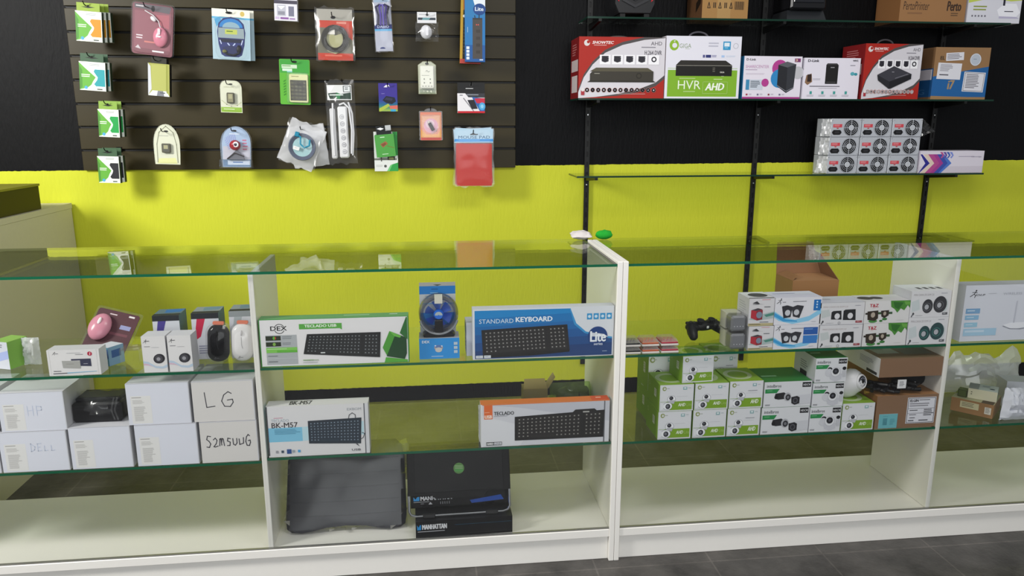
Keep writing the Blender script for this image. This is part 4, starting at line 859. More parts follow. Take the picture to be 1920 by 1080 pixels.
# loose bag ends of the stack: flaps reaching out at the left and the pointed one at upper right belong to single units
def flap(parent, pts, mat=MILKY):
    b = B(); n = 7; vs_ = []; fs_ = []
    a, c, d, e = [Vector(p) for p in pts]
    for j in range(n+1):
        for i in range(n+1):
            u, v = i/n, j/n; p = (a*(1-u)+c*u)*(1-v)+(e*(1-u)+d*u)*v
            vs_.append(p+Vector((0, 1, .3))*noise.noise(Vector((u*5, v*5, p.x*9)))*.012)
    for j in range(n):
        for i in range(n): q = j*(n+1)+i; fs_.append((q, q+1, q+n+2, q+n+1))
    b.add(vs_, fs_, mat); return b.build('bag_end', parent, sharp=10)
psus = [o for o in bpy.data.objects if o.name.startswith('power_supply')]
psus.sort(key=lambda o: (round(o.location.z, 2), o.location.x))
for k in (0, 3, 6):
    W = Wps
    flap(psus[k], ((-W/2-.04-.012*(k == 0), .02, .004), (-W/2-.001, -.002, .003), (-W/2-.001, -.002, Hps*.95), (-W/2-.03, .03, Hps*.98)))
W = Wps; flap(psus[8], ((W/2+.001, .0, Hps*.05), (W/2+.02, .0, Hps*.1), (W/2+.065, -.004, Hps*.3), (W/2+.001, 0, Hps*.98)), BAG)
def cartridge(W, H):
    b = Carton(W, .12, H, '#cfc8d4'); p = b.front; p.R(0, 0, 1, 1, '#d9d2dd'); p.R(0, .7, 1, 1, '#cdc5d0')
    for x_, c, t in ((-.02, '#2c2a86', .05), (.05, '#dcc8b8', .07), (.12, '#b04a8a', .08), (.2, '#a03a8c', .07), (.26, '#3a4fa4', .07), (.33, '#4a74c4', .04)):
        p.P([(max(x_, 0), .15), (x_+t, .15), (x_+t+.13, .56), (x_+t-.02, 1), (max(x_-.02, 0), 1), (max(x_+.11, 0), .56)], c)
    for k in range(4): p.P([(.3+.05*k, .05), (.34+.05*k, .05), (.37+.05*k, .2), (.34+.05*k, .34), (.32+.05*k, .3), (.345+.05*k, .2)], ('#b4508c', '#5c4a9c', '#3f5fb0', '#7a8ad0')[k])
    p.L(.6, .24, .96, .31, 1, '#a9a2b4'); p.T('Cartridge', .8, .235, .96, .31, '#77708a'); return b
stand(cartridge, 1722, 323, 1841, 321, 281, 1.305, WS1, 'cartridge_box', 'long white box with coloured chevrons, right of the power supplies', 'printer cartridge box')

# small green scouring pad and white connector block on the rear edge of the glass tops
o = empty('cleaning_cloth', (at(1090, 452, .47).x, .468, 1.0052), 'crumpled pale grey cloth draped behind the left of the twin posts', 'cloth')
o2 = film(.075, .05, .03, 41, M('#c9c2c0', .7), 8, 6, .006); o2.xf(Matrix.Rotation(-1.35, 4, 'X')); o2.xf(Matrix.Translation((0, -.012, .012))); cl = o2.build('cloth', o)
b = B(); b.ball((0, 0, .017), .032, .02, .017, M('#1f9a2c', .9), 18, 10)
for i, v in enumerate(b.v): b.v[i] = tuple(Vector(v)*(1+.12*noise.noise(Vector(v)*90)))
b.build('scouring_pad', loc=(at(1128, 447, .485).x+.008, .482, 1.0048), label='round green scouring pad behind the right of the twin posts', category='scouring pad')

# ================================================================ goods in the showcases
FY = .016
SL1, SC1, SR1, SF1 = (v+.0042 for v in (ZL1, ZC1, ZR1, ZF1)); SL2, SC2, SR2, SF2 = (v+.0042 for v in (ZL2, ZC2, ZR2, ZF2))
def keys(p, quad, rows, cols, body, key, leg, seed=1, gaps=(), num=True):
    """a keyboard picture on a skewed quad"""
    q = p.sub(quad); q.R(0, 0, 1, 1, body); rnd = random.Random(seed); dx = .94/cols; dy = .84/rows
    for r_ in range(rows):
        c_ = 0
        while c_ < cols:
            if (r_ == rows-1 and 3 <= c_ < 9):
                q.R(.03+dx*3.1, .08+dy*r_+dy*.1, .03+dx*8.8, .08+dy*(r_+1)-dy*.12, key); q.lay[0] -= 1; c_ = 9; continue
            if c_ in gaps: c_ += 1; continue
            q.R(.03+dx*(c_+.08), .08+dy*(r_+.1), .03+dx*(c_+.92), .08+dy*(r_+.9), key); q.lay[0] -= 1
            c_ += 1
    q.lay[0] += 1
    for r_ in range(rows):
        for c_ in range(cols):
            if c_ in gaps or (r_ == rows-1 and 3 <= c_ < 9): continue
            a = .03+dx*(c_+.25+.1*rnd.random()); bq = .08+dy*(r_+.25); q.R(a, bq, a+dx*.3, bq+dy*.3, leg); q.lay[0] -= 1
    q.lay[0] += 2
    return q

# --- keyboard boxes
def dex(W, H):
    b = Carton(W, .045, H, '#3c9440', left='#3f8f40', right='#4aa845', top='#6aa56a'); p = b.front; p.R(.006, .012, .994, .985, '#e6e3e4')
    p.ring(.135, .2, .105, .09, '#3a3a3c', 24); p.P([(.06, .165), (.215, .165), (.215, .235), (.06, .235)], '#e6e3e4'); p.T('DEX', .075, .145, .185, .235, '#1e1e20', .02)
    p.P([(.265, .11), (.55, .11), (.55, .25), (.535, .22), (.265, .22)], '#5aa845'); p.T('TECLADO USB', .3, .13, .515, .185, '#eef4e8', .035)
    p.R(.04, .33, .245, .95, '#aeb1b4'); p.R(.04, .345, .14, .44, '#28301f'); p.R(.04, .475, .14, .565, '#28301f'); p.E(.095, .39, .025, .035, '#5fae3a'); p.E(.105, .39, .012, .03, '#c0402a'); p.E(.095, .52, .03, .035, '#7fae4a'); p.L(.15, .36, .23, .43, 2, '#84888c'); p.L(.15, .49, .22, .55, 2, '#84888c')
    p.R(.04, .59, .245, .7, '#7fc455'); p.L(.045, .615, .235, .64, 1, '#c8e4b4'); p.R(.11, .65, .245, .7, '#62b03c'); p.L(.05, .76, .14, .79, 1, '#6c7074'); p.R(.04, .82, .245, .83, '#c9ccce'); p.L(.05, .88, .14, .91, 1, '#55595c')
    keys(p, [(.315, .325), (.81, .325), (.8, .865), (.285, .745)], 6, 20, '#1b1c1d', '#26282a', '#8d9092', 3, (15,))
    q = p.sub((.3, .3, .8, .8)); p.R(.4, .715, .43, .74, '#cfd2d2'); p.L(.28, .865, .385, .895, 1, '#8fb07a'); p.T('WINDOWS', .28, .865, .385, .895, '#7a9a6a', .01); p.L(.28, .92, .42, .945, 1, '#9fa2a4')
    p.P([(.86, .33), (.9, .37), (.985, .0), (.994, .02), (.994, .95), (.83, .97), (.825, .72)], '#58a038') if False else None
    p.P([(.87, .31), (.915, .42), (.85, .85), (.82, .66)], '#4c9a35'); p.P([(.87, .31), (.985, .46), (.985, .8), (.97, .92), (.845, .85), (.905, .42)], '#16441f'); p.P([(.985, .02), (.992, .02), (.992, .5), (.94, .36)], '#2c6a30'); p.P([(.84, .87), (.99, .93), (.99, .98), (.83, .98)], '#58aa3a'); p.P([(.87, .31), (.95, .42), (.94, .46), (.9, .42)], '#6cb84a')
    q = b.top; q.L(.56, .3, .81, .7, 1, '#a5cfa0'); q.L(.87, .3, .95, .6, 1, '#cfe4cc'); return b
stand(dex, 491, 695, 768, 687, 603, FY, SC1, 'keyboard_box', 'long white and green keyboard box with a black keyboard pictured', 'keyboard box')
def stdkb(W, H):
    b = Carton(W, .04, H, '#d4d6dc', left='#d8dade', right='#c9ccd2', top='#cfd2d8'); p = b.front; p.R(.0, .0, 1, 1, '#dfe1e6'); p.R(.014, .03, .99, .985, '#1f7fc4')
    for k, c in enumerate(('#1f86c8', '#1b76b8', '#1a69ab', '#1a5a9b', '#1b4c88', '#1c3f76')):
        p.P([(.014, .03+.16*k), (.99, .03+.16*k-.1*(k > 0)), (.99, .985), (.014, .985)], c)
    p.P([(.68, .0), (.99, .0), (.99, .62), (.9, .58), (.8, .5), (.73, .33), (.7, .16)], '#dcdfe4'); p.P([(.99, .62), (.99, .655), (.9, .62), (.79, .53), (.715, .35), (.68, .03), (.687, .03), (.73, .33), (.8, .5), (.9, .58)], '#3a94cc')
    p.T('STANDARD', .045, .2, .285, .285, '#d6e4f0', -.012); p.T('KEYBOARD', .3, .175, .56, .27, '#eef4fa', .03)
    for k in range(4): p.R(.805+.047*k, .14, .842+.047*k, .26, '#2f94cc'); p.E(.823+.047*k, .2, .03, .03, '#cfe4f2')
    keys(p, [(.06, .41), (.665, .345), (.685, .86), (.07, .93)], 6, 20, '#1e1c1c', '#2c2a2a', '#a09c98', 5, (15,))
    p.P([(.07, .92), (.685, .85), (.683, .895), (.4, .95), (.07, .965)], '#161515')
    p.E(.885, .6, .195, .195, '#123c7c', n=28); p.P([(.83, .52), (.93, .56), (.96, .62), (.83, .6)], '#d9dde4'); p.T('Lite', .83, .5, .945, .71, '#f0f4f8', .02); p.T('series', .858, .73, .922, .78, '#dfe8f2', .015)
    p.R(.02, .915, .07, .97, '#d6dbe2'); p.R(.077, .915, .125, .97, '#d6dbe2'); p.L(.03, .935, .06, .95, 1, '#8c98a8'); p.L(.085, .935, .115, .95, 1, '#8c98a8'); p.L(.92, .9, .97, .915, 1, '#cfe0f0'); return b
stand(stdkb, 887, 679.5, 1149, 669.5, 581, FY, SC1, 'keyboard_box', 'long blue keyboard box with a round dark blue emblem', 'keyboard box')
for k, (x0, yy) in enumerate(((875, .058), (873.5, .1))):
    W, cx, H = span(x0, 675, 1138, 668, yy, 606+k*2); W, cx = fit(W, cx, DL, XM-.017)
    b = Carton(W, .04, H*.93, '#c9ccd6', left='#d4d6de'); q = b.left; q.R(0, .1, 1, .4, '#2f78b0'); q.L(.2, .5, .8, .9, 4, '#7d8494')
    b.build('keyboard_box', loc=(cx, yy, SC1+.0006), label='white and blue box edge showing %s the blue keyboard box' % ('directly behind' if k == 0 else 'farthest behind'), category='keyboard box')
def bkm(W, H):
    b = Carton(W, .05, H, '#d9d8da', left='#6fb4cf', right='#c9c9cc'); p = b.front; p.R(0, 0, 1, 1, '#dddbdc'); p.P([(0, .42), (.34, .42), (.34, .7), (0, .7)], '#7fc0dc'); p.P([(.34, .42), (.95, .35), (.95, .62), (.34, .7)], '#bcd9e2'); p.R(0, .0, .012, .97, '#4a4a50'); p.R(.955, 0, .965, 1, '#55565c'); p.R(.965, 0, 1, 1, '#d4d4d8')
    p.L(.07, .22, .2, .245, 1, '#c98aa0'); p.T('TECLADO', .045, .25, .215, .305, '#9aa9b4', -.01); p.T('BK-M57', .045, .32, .3, .42, '#3a3438', .012); p.L(.07, .45, .33, .56, 4, '#5f9cb8'); p.T('EXBOM', .79, .08, .93, .13, '#9fa4aa', -.01)
    keys(p, [(.4, .305), (.93, .28), (.915, .8), (.4, .755)], 7, 15, '#232d38', '#2c3845', '#8d9cab', 8); p.S([(.8, .3), (.81, .22), (.84, .18), (.87, .22), (.87, .28)], .012, '#2a3038'); p.S([(.93, .58), (.955, .6), (.94, .68), (.91, .72)], .012, '#2a3038'); p.P([(.86, .8), (.9, .86), (.88, .8)], '#2a3038')
    for k, c in enumerate(('#9a9aa0', '#3a4a5c', '#2c4f8c', '#9aa2aa', '#3f9cd0')): p.R(.07+.054*k, .87-(k == 2)*.02, .095+.054*k+(k == 2)*.02, .92+(k == 2)*.02, c)
    p.T('USB', .82, .9, .91, .94, '#4a4a50', .02); q = b.top; q.T('BK-M57', .22, .2, .44, .8, '#4a4a50', .02); return b
stand(bkm, 505, 860, 694, 852, 762, FY, SC2, 'keyboard_box', 'compact white and pale blue keyboard box on the lower shelf', 'keyboard box')
def teclado(W, H):
    b = Carton(W, .04, H, '#c9c9cf', left='#d6d6da', right='#cfcfd4', top='#d9783a'); p = b.front; p.R(0, 0, 1, 1, '#d2d2d8'); p.P([(0, 0), (1, 0), (1, .5), (.3, .1)], '#c2c3cc'); p.P([(0, .25), (.4, .6), (.3, 1), (0, 1)], '#dcdce0'); p.R(0, 0, 1, .02, '#d9783a'); p.R(.0, .0, .012, 1, '#dedee2'); p.R(.955, .02, .965, 1, '#6a6a70')
    p.R(.025, .02, .09, .345, '#df6a30'); p.L(.03, .18, .085, .2, 1, '#f2c4a4'); p.R(.03, .25, .085, .33, '#e89060'); p.T('USB', .03, .25, .086, .325, '#f6e4d8', .03); p.T('TECLADO', .1, .175, .255, .255, '#26282c', .02); p.L(.1, .27, .25, .3, 1, '#a4a5ac')
    p.P([(.26, .31), (.71, .26), (.73, .2), (.88, .19), (.9, .24), (.96, .235), (.96, .31), (.26, .36)], '#171514'); keys(p, [(.26, .31), (.96, .23), (.955, .88), (.26, .875)], 6, 20, '#171514', '#242120', '#9a9690', 11, (15,)); p.R(.79, .245, .84, .275, '#b4b2ae')
    p.R(.04, .885, .16, .965, '#3c3a3c'); p.R(.1, .895, .157, .955, '#d2d2d8'); p.T('HARD', .045, .9, .095, .95, '#f0f0f0', .03); p.T('LINE', .105, .9, .15, .95, '#8a8a8e', -.005); q = b.top; q.R(.86, 0, 1, 1, '#d2552f'); q.L(.9, .3, .96, .7, 1, '#efc4b0'); return b
stand(teclado, 902, 843, 1141, 832, 759, FY, SC2, 'keyboard_box', 'grey keyboard box with orange top edge, beside the twin posts', 'keyboard box')
W, cx, H = span(899, 840, 1136, 830, .058, 775); W, cx = fit(W, cx, DL, XM-.017); b = Carton(W, .04, H, '#c4c6cc', left='#d6d8dc'); q = b.left; q.L(.1, .1, .9, .9, 6, '#8d9098'); b.build('keyboard_box', loc=(cx, .058, SC2+.0006), label='pale box hidden behind the grey and orange keyboard box', category='keyboard box')

# --- clip fan on its card
W, cx, H = span(787, 683, 862, 683, .04, 549)
o = empty('clip_fan_pack', (cx, .04, SC1+.0006), 'blue carded small desk fan standing between two keyboard boxes', 'desk fan')
b = B(); b.box((-W/2, .0, 0), (W/2, .075, H*.29), '#2a8fd8', dict(top='#a4a8ae')); p = Print(b, (-W/2, 0, H*.29), (W/2, 0, H*.29), (W/2, 0, 0), (-W/2, 0, 0), (0, -1, 0))
p.T('DEX', .07, .1, .26, .22, '#e4eaf0', .03); p.E(.48, .46, .2, .13, '#b4a49c'); p.E(.48, .4, .17, .075, '#5a78b0'); p.E(.48, .56, .16, .12, '#c9c4c0'); p.E(.4, .36, .04, .03, '#e0e4ee'); p.E(.56, .38, .04, .03, '#e0e4ee'); p.L(.3, .86, .72, .91, 1, '#d4e6f6')
for k in range(3): p.R(.86, .2+.2*k, .95, .34+.2*k, '#b9c9d6')
b.build('carton', o)
b = B(); b.box((-W*.47, .068, H*.291), (W*.44, .071, H), '#a9abb0'); p = Print(b, (-W*.47, .068, H), (W*.44, .068, H), (W*.44, .068, H*.291), (-W*.47, .068, H*.291), (0, -1, 0))
p.R(0, .0, 1, .07, '#a39f9c'); p.R(0, .07, 1, .23, '#1f6fb8'); p.L(.33, .12, .6, .17, 1, '#14508c'); p.L(.3, .2, .62, .22, 1, '#9cc4e4'); p.R(0, .23, 1, .42, '#b0b1b8'); p.L(.15, .26, .95, .34, 2, '#8f949c'); p.R(0, .41, 1, .425, '#5f9cc8'); p.R(0, .6, 1, .85, '#2470b4'); p.P([(.38, .04), (.62, .04), (.5, .065)], '#3a3c2a'); b.build('backing_card', o)
fz, R = H*.6, W*.5; blu = clear_mat('blue_blade', (.25, .4, .95, 1), .1, .35, (.05, .15, .75, 1), gloss=.04); smoke = clear_mat('smoke_rim', (.5, .5, .52, 1), .1, .12, (.3, .3, .32, 1), gloss=.04)
b = B(); b.lathe([(R*.74, .02), (R*.78, -.012), (R*.9, -.02), (R*.98, -.008), (R*1.0, .02), (R*.9, .03)], (0, .03, fz), (0, 1, 0), smoke, 32); b.build('guard_ring', o)
b = B(); b.tube([(R*.95*math.cos(t), .006, fz+R*.95*math.sin(t)) for t in [math.radians(-165+ (150)*i/16) for i in range(17)]], .0035, M('#b9bcc0', .2, .7), 6); b.build('guard_trim', o)
for k in range(6):
    b = B(); a0 = math.pi/3*k+.3
    pts = [[(r_*math.cos(a0+s_), .03+.012*(s_*2-.4)-.006, fz+r_*math.sin(a0+s_)) for s_ in (0, .25, .5, .75)] for r_ in (R*.24, R*.45, R*.68)]
    for i in range(2):
        for j in range(3): b.face([pts[i][j], pts[i+1][j], pts[i+1][j+1], pts[i][j+1]], blu)
    b.build('blade', o)
b = B(); b.lathe([(.0001, -.012), (R*.16, -.01), (R*.25, -.002), (R*.26, .01)], (0, .02, fz), (0, 1, 0), M('#1f62c8', .2), 22); q = Print(b, (-R*.2, .0085, fz+R*.2), (R*.2, .0085, fz+R*.2), (R*.2, .0085, fz-R*.2), (-R*.2, .0085, fz-R*.2), (0, -1, 0)); q.E(.5, .5, .48, .48, '#2a6ad0'); q.E(.5, .5, .48, .46, '#a9b4b8', 0, 20, 180, 360); b.build('hub', o)
b = B(); b.prism([(-.012, fz+R*.62), (.012, fz+R*.62), (.012, fz+R*1.0), (-.012, fz+R*1.0)], .004, .03, M('#d8d4c6', .4)); b.build('clip', o)
b = B(); b.prism([(-.014, fz-R*1.05), (.014, fz-R*1.05), (.012, fz-R*.25), (-.012, fz-R*.25)], .008, .02, M('#141417', .3), .002); b.prism([(-W*.36, fz-R*1.25), (W*.36, fz-R*1.25), (W*.4, fz-R*1.02), (W*.28, fz-R*.9), (-W*.28, fz-R*.9), (-W*.4, fz-R*1.02)], .012, .055, M('#1a1b1e', .3), .003); b.build('foot_stand', o)

# --- small opened carton and a green bagged item at the back of the lower shelf
o = empty('opened_carton', (at(1004, 770, .25).x, .25, SC2+.0006), 'small opened brown carton behind the grey keyboard box', 'cardboard box')
b = Carton(.085, .06, .1, '#8a7a4e', left='#77683f'); p = b.front; p.R(.05, .55, .4, .95, '#c9bb94'); p.R(.42, .5, .95, .98, '#4a4a52'); p.L(.1, .6, .35, .9, 3, '#55452c'); p.L(.5, .6, .9, .9, 2, '#77777c'); b.build('body', o)
b = B(); b.loft([[(.043, 0, .101), (.043, .06, .101), (.0445, .06, .101), (.0445, 0, .101)], [(.068, .004, .14), (.068, .055, .14), (.0695, .055, .14), (.0695, .004, .14)]], '#a08a6a'); b.build('flap', o); b = B(); b.loft([[(-.042, .0, .101), (.042, 0, .101), (.042, .0015, .101), (-.042, .0015, .101)], [(-.036, .03, .128), (.036, .03, .128), (.036, .0315, .128), (-.036, .0315, .128)]], '#9a8650'); b.build('flap', o)
o = empty('bagged_item', (at(1078, 770, .27).x, .31, SC2+.0006), 'green-tinted clear bag with dark contents behind the grey keyboard box', 'bagged item')
b = B(); b.ball((0, .0, .045), .062, .045, .044, M('#2f3320', .6), 14, 9)
for i, v in enumerate(b.v): b.v[i] = tuple(Vector(v)*(1+.15*noise.noise(Vector(v)*40)))
b.build('contents', o); GRN = clear_mat('green_bag', (.8, .95, .6, 1), .15, .12, (.5, .65, .2, 1)); b = film(.17, .1, .1, 51, GRN, 10, 8, .008); b.v = [(min(x_, .06), y_, max(z_, 0)) for x_, y_, z_ in b.v]; b.build('clear_bag', o)

# --- shrink-wrapped lap cushion leaning at the bottom
o = empty('lap_cushion', (at(643, 1015, .07).x+.012, .075, Z0+.0008), 'grey shrink-wrapped cushioned lap tray leaning on bottom board', 'lap tray', None, (math.radians(-24), 0, 0))
b = B(); w, h = .39, .295
out = []
for (x_, z_) in ((-.5, .14), (-.49, .05), (-.45, .012), (-.38, 0), (-.3, .012), (-.18, .045), (0, .06), (.18, .045), (.3, .012), (.38, 0), (.45, .012), (.49, .05), (.5, .14), (.49, .8), (.47, .93), (.42, 1), (-.42, 1), (-.47, .93), (-.49, .8)): out.append((w*x_, h*z_))
fab = M('#25252c', .5, noise_amt=.15); b.prism(out, .0, .045, fab, .014)
b.v = [(x_, y_, z_+max(y_, 0)*.445*max(0, 1-z_/.2)) for x_, y_, z_ in b.v]; b.build('cushion', o, sharp=50)
b = B()
for k in range(5): b.tube([(-w*.44, -.0005, h*(.2+.15*k)), (0, -.0022, h*(.19+.15*k)), (w*.44, -.0005, h*(.2+.15*k))], .0016, '#26262e', 5)
b.build('seam', o)
b = film(w*1.01, h*1.0, .02, 61, WRAP, 22, 18, .0022)
b.v = [(x_, y_-.008 if y_ < 0 else y_+.055, z_) for x_, y_, z_ in b.v]; b.v = [(x_, y_, max(z_, .004)+max(y_, 0)*.445*max(0, 1-z_/.2)) for x_, y_, z_ in b.v]
b.build('shrink_wrap', o)

# --- laptop coolers: two boxes and one unpacked stand with a chrome bar
W, cx, H = span(780, 1010, 961, 996.5, FY, 972)
def cooler_box(W, H, D):
    b = Carton(W, D, H, '#101012', front=M('#0e0e11', .18), top='#17181c'); p = b.front; p.P([(.015, .2), (.03, .35), (.045, .2), (.055, .2), (.055, .5), (.015, .5)], '#2f8fd0'); p.T('MANHATTAN', .065, .2, .32, .48, '#d9d9dc', .035); p.L(.02, .58, .42, .68, 1, '#a9a9ae'); p.R(.4, .3, .99, .32, '#1f4f6a'); return b
cooler_box(W, H, .27).build('cooler_box', loc=(cx, FY, Z0+.0006), rz=.02, label='black laptop cooler box lying flat on the bottom board', category='cooler box')
W2, cx2, _ = span(772, 1000, 953, 990, .1)
b = B(); b.box((-W2/2, 0, 0), (W2/2, .045, .205), '#0d0d10', dict(front=M('#0c0c0f', .15))); p = Print(b, (-W2/2, 0, .205), (W2/2, 0, .205), (W2/2, 0, 0), (-W2/2, 0, 0), (0, -1, 0))
p.P([(.03, .82), (.05, .86), (.07, .82), (.09, .82), (.09, .885), (.03, .885)], '#2f8fd0'); p.T('MANHATTAN', .1, .82, .42, .882, '#d9d9dc', .035); p.L(.03, .9, .26, .92, 1, '#a9a9ae'); p.L(.1, .93, .15, .945, 1, '#9a9aa0'); p.P([(.18, .95), (.2, .91), (.22, .95)], '#c9c9cc'); p.P([(.6, .92), (.92, .86), (.95, .94), (.62, .97)], '#1f52b4')
for k in range(5): p.R(.3+.022*k, .915, .305+.022*k, .955, '#a9a9ae')
b.build('cooler_box', loc=(cx2, .083, Z0+.0006+H+.0112), rz=(math.radians(-12), 0, .02), label='black laptop cooler box leaning upright behind the unpacked stand', category='cooler box')
pl, pr_ = at(765, 935, .06), at(957, 925, .06); w = pr_.x-pl.x
o = empty('laptop_stand', ((pl.x+pr_.x)/2, .030, Z0+.0006+H+.0085), 'black laptop cooling stand with chrome bar and round green seal', 'laptop stand', None, (math.radians(-17), 0, .02))
b = B(); pk = M('#0d0d0e', .6, spec=.2); zb = .066
out = [(-w/2, zb+.002), (-w*.27, zb+.002), (-w*.23, zb-.012), (w*.23, zb-.012), (w*.28, zb+.006), (w/2, zb+.006), (w/2, .212), (-w/2, .212)]
b.prism(out, -.004, .014, pk, .003); b.prism(rr(w*.86, .128, .004, 0, zb+.075), -.0062, -.0041, M('#121213', .55, spec=.2), .001); b.build('plate', o)
b = B(); b.tube([(-w*.49, .006, zb+.01), (-w*.49, .006, .018), (-w*.47, .005, .006), (-w*.42, .004, .001), (w*.42, .004, .001), (w*.47, .005, .006), (w*.49, .006, .018), (w*.49, .006, zb+.01)], .0042, M('#c9c9cc', .15, 1.), 8); b.build('chrome_bar', o)
for s_ in (-.3, .31): b = B(); b.bbox((w*(s_-.06), -.003, -.0055), (w*(s_+.06), .011, .0075), M('#0f0f11', .5), .002); b.build('rubber_foot', o)
b = B(); b.lathe([(.0001, -.0012), (.0175, -.0011), (.0175, 0)], (0, -.0064, zb+.083), (0, 1, 0), '#4f7a3c', 24); q = Print(b, (-.0175, -.0075, zb+.1005), (.0175, -.0075, zb+.1005), (.0175, -.0075, zb+.0655), (-.0175, -.0075, zb+.0655), (0, -1, 0))
for k in range(5): q.S([(.15, .25+.12*k), (.85, .3+.12*k)], .05, '#86a878' if k < 3 else '#3fa04a')
b.build('seal', o, label='round green seal')

# --- right showcase, upper shelf
def red_speaker(W, H):
    b = Carton(W, .09, H, '#d6d3d6', left='#cfced2', top='#d4d4d8'); p = b.front; p.R(0, 0, 1, .06, '#3a3a3e') if False else None
    p.R(0, .9, 1, 1, '#b9ad84'); p.L(.04, .93, .7, .97, 1, '#2c2a20'); p.P([(.12, .17), (.3, .1), (.42, .2), (.6, .22), (.3, .2)], '#3c3c40'); p.L(.14, .2, .5, .25, 1, '#77777c'); p.L(.5, .04, .98, .09, 1, '#cf8a92'); p.L(.6, .3, .95, .36, 1, '#55555c'); p.P([(.0, .75), (.4, .6), (1, .48), (1, .72), (.4, .8)], '#a9b9b9'); p.P([(.62, .6), (1, .52), (1, .62), (.7, .68)], '#4f8a7c')
    p.P([(.09, .42), (.35, .38), (.55, .42), (.55, .74), (.35, .8), (.09, .7)], '#b4323f'); p.P([(.09, .42), (.35, .35), (.55, .4), (.3, .45)], '#4a4248'); p.P([(.3, .46), (.55, .42), (.55, .76), (.33, .8)], '#8c2c38'); p.E(.42, .6, .11, .12, '#7d8a9c'); p.L(.45, .85, .96, .89, 1, '#2c2c30')
    q = b.top; q.E(.55, .5, .35, .3, '#4c4c52'); q.R(0, .9, 1, 1, '#3a3a3e'); q = b.left; q.L(.15, .2, .8, .7, 6, '#b4b4ba'); return b
def auto(v):
    def f(W, H):
        b = Carton(W, .085, H, '#dcdae0', top='#cfcfdf'); p = b.front; p.R(0, 0, 1, 1, '#e0dee4')
        p.P([(0, .5), (.2, .72), (.45, .82), (.75, .7), (1, .42), (1, .62), (.75, .88), (.4, .98), (.1, .85), (0, .72)], '#8cc8e8'); p.P([(0, .55), (.25, .8), (.5, .86), (.5, .9), (.2, .88), (0, .68)], '#3f9cd4')
        knup(p, .1, .12, .2); p.L(.16, .16, .26, .2, 1, '#55555c'); p.L(.38, .14, .8, .19, 1, '#77777f')
        if v: p.R(.66, .12, .98, .42, '#2a5ca8'); p.R(.66, .45, .98, .78, '#3a7cc4'); p.L(.68, .18, .95, .24, 1, '#7fa9dc')
        else: p.R(.83, .1, .98, .5, '#1f6fb8'); p.E(.9, .18, .03, .03, '#cfe4f4'); p.E(.9, .28, .03, .03, '#cfe4f4'); p.E(.9, .38, .03, .03, '#cfe4f4')
        p.P([(.15, .32), (.26, .28), (.38, .34), (.35, .72), (.2, .76)], '#2f2f36'); p.P([(.36, .36), (.48, .28), (.62, .32), (.54, .76), (.4, .7)], '#34343b'); p.E(.28, .56, .1, .11, '#c9cad0'); p.E(.47, .55, .1, .11, '#c9cad0'); p.L(.8, .9, .95, .93, 1, '#9a9aa4')
        b.top.L(.1, .3, .8, .5, 1, '#9fa0c0'); return b
    return f
def knup(p, x, y, s, c='#2c2a2e'):
    a = p.a; p.E(x+.12*s*a*2, y-.35*s, .12*s, .12*s, c, 0, 8)
    p.S([(x+.1*s*a*2, y-.2*s), (x-.02*s*a, y+.1*s), (x+.18*s*a, y+.3*s), (x+.1*s*a, y+.6*s)], .1*s, c); p.S([(x-.02*s*a, y+.1*s), (x-.3*s*a, y+.3*s), (x-.55*s*a, y+.45*s)], .1*s, c); p.S([(x-.3*s*a, y-.1*s), (x+.1*s*a, y-.15*s), (x+.4*s*a, y-.05*s)], .08*s, c)
def duo(W, H):
    b = Carton(W, .085, H, '#d4d2d6', top='#c9c9d4'); p = b.front; p.R(0, 0, 1, 1, '#d9d7da'); p.R(0, 0, 1, .01, '#8a8a90'); p.T('MINI CAIXA DE SOM 2.0', .07, .16, .62, .23, '#a08f8c', -.005); p.L(.78, .14, .97, .2, 1, '#9c9ca6'); p.P([(.02, .35), (.2, .3), (.25, .6), (.05, .7)], '#c4c9c9')
    for (x0, x1, y0, y1) in ((.26, .5, .38, .78), (.53, .82, .33, .82)):
        p.P([(x0, y0+.05), (x0+.04, y0), (x1-.02, y0-.01), (x1, y1), (x0, y1-.02)], '#242427'); p.E((x0+x1)/2+.015, (y0+y1)/2+.04, .125, .135, '#dcdade')
    p.S([(.08, .85), (.05, .95)], .05, '#55555c'); p.E(.08, .85, .04, .05, '#3c3c40'); p.R(.82, .84, .97, .94, '#9c4a50'); p.L(.85, .87, .94, .91, 1, '#e0c4c6'); p.L(.15, .92, .4, .95, 1, '#9a9aa0'); p.ring(.45, .93, .06, .04, '#8a8a90', 12)
    b.top.L(.1, .4, .5, .7, 1, '#a9a9b4'); return b
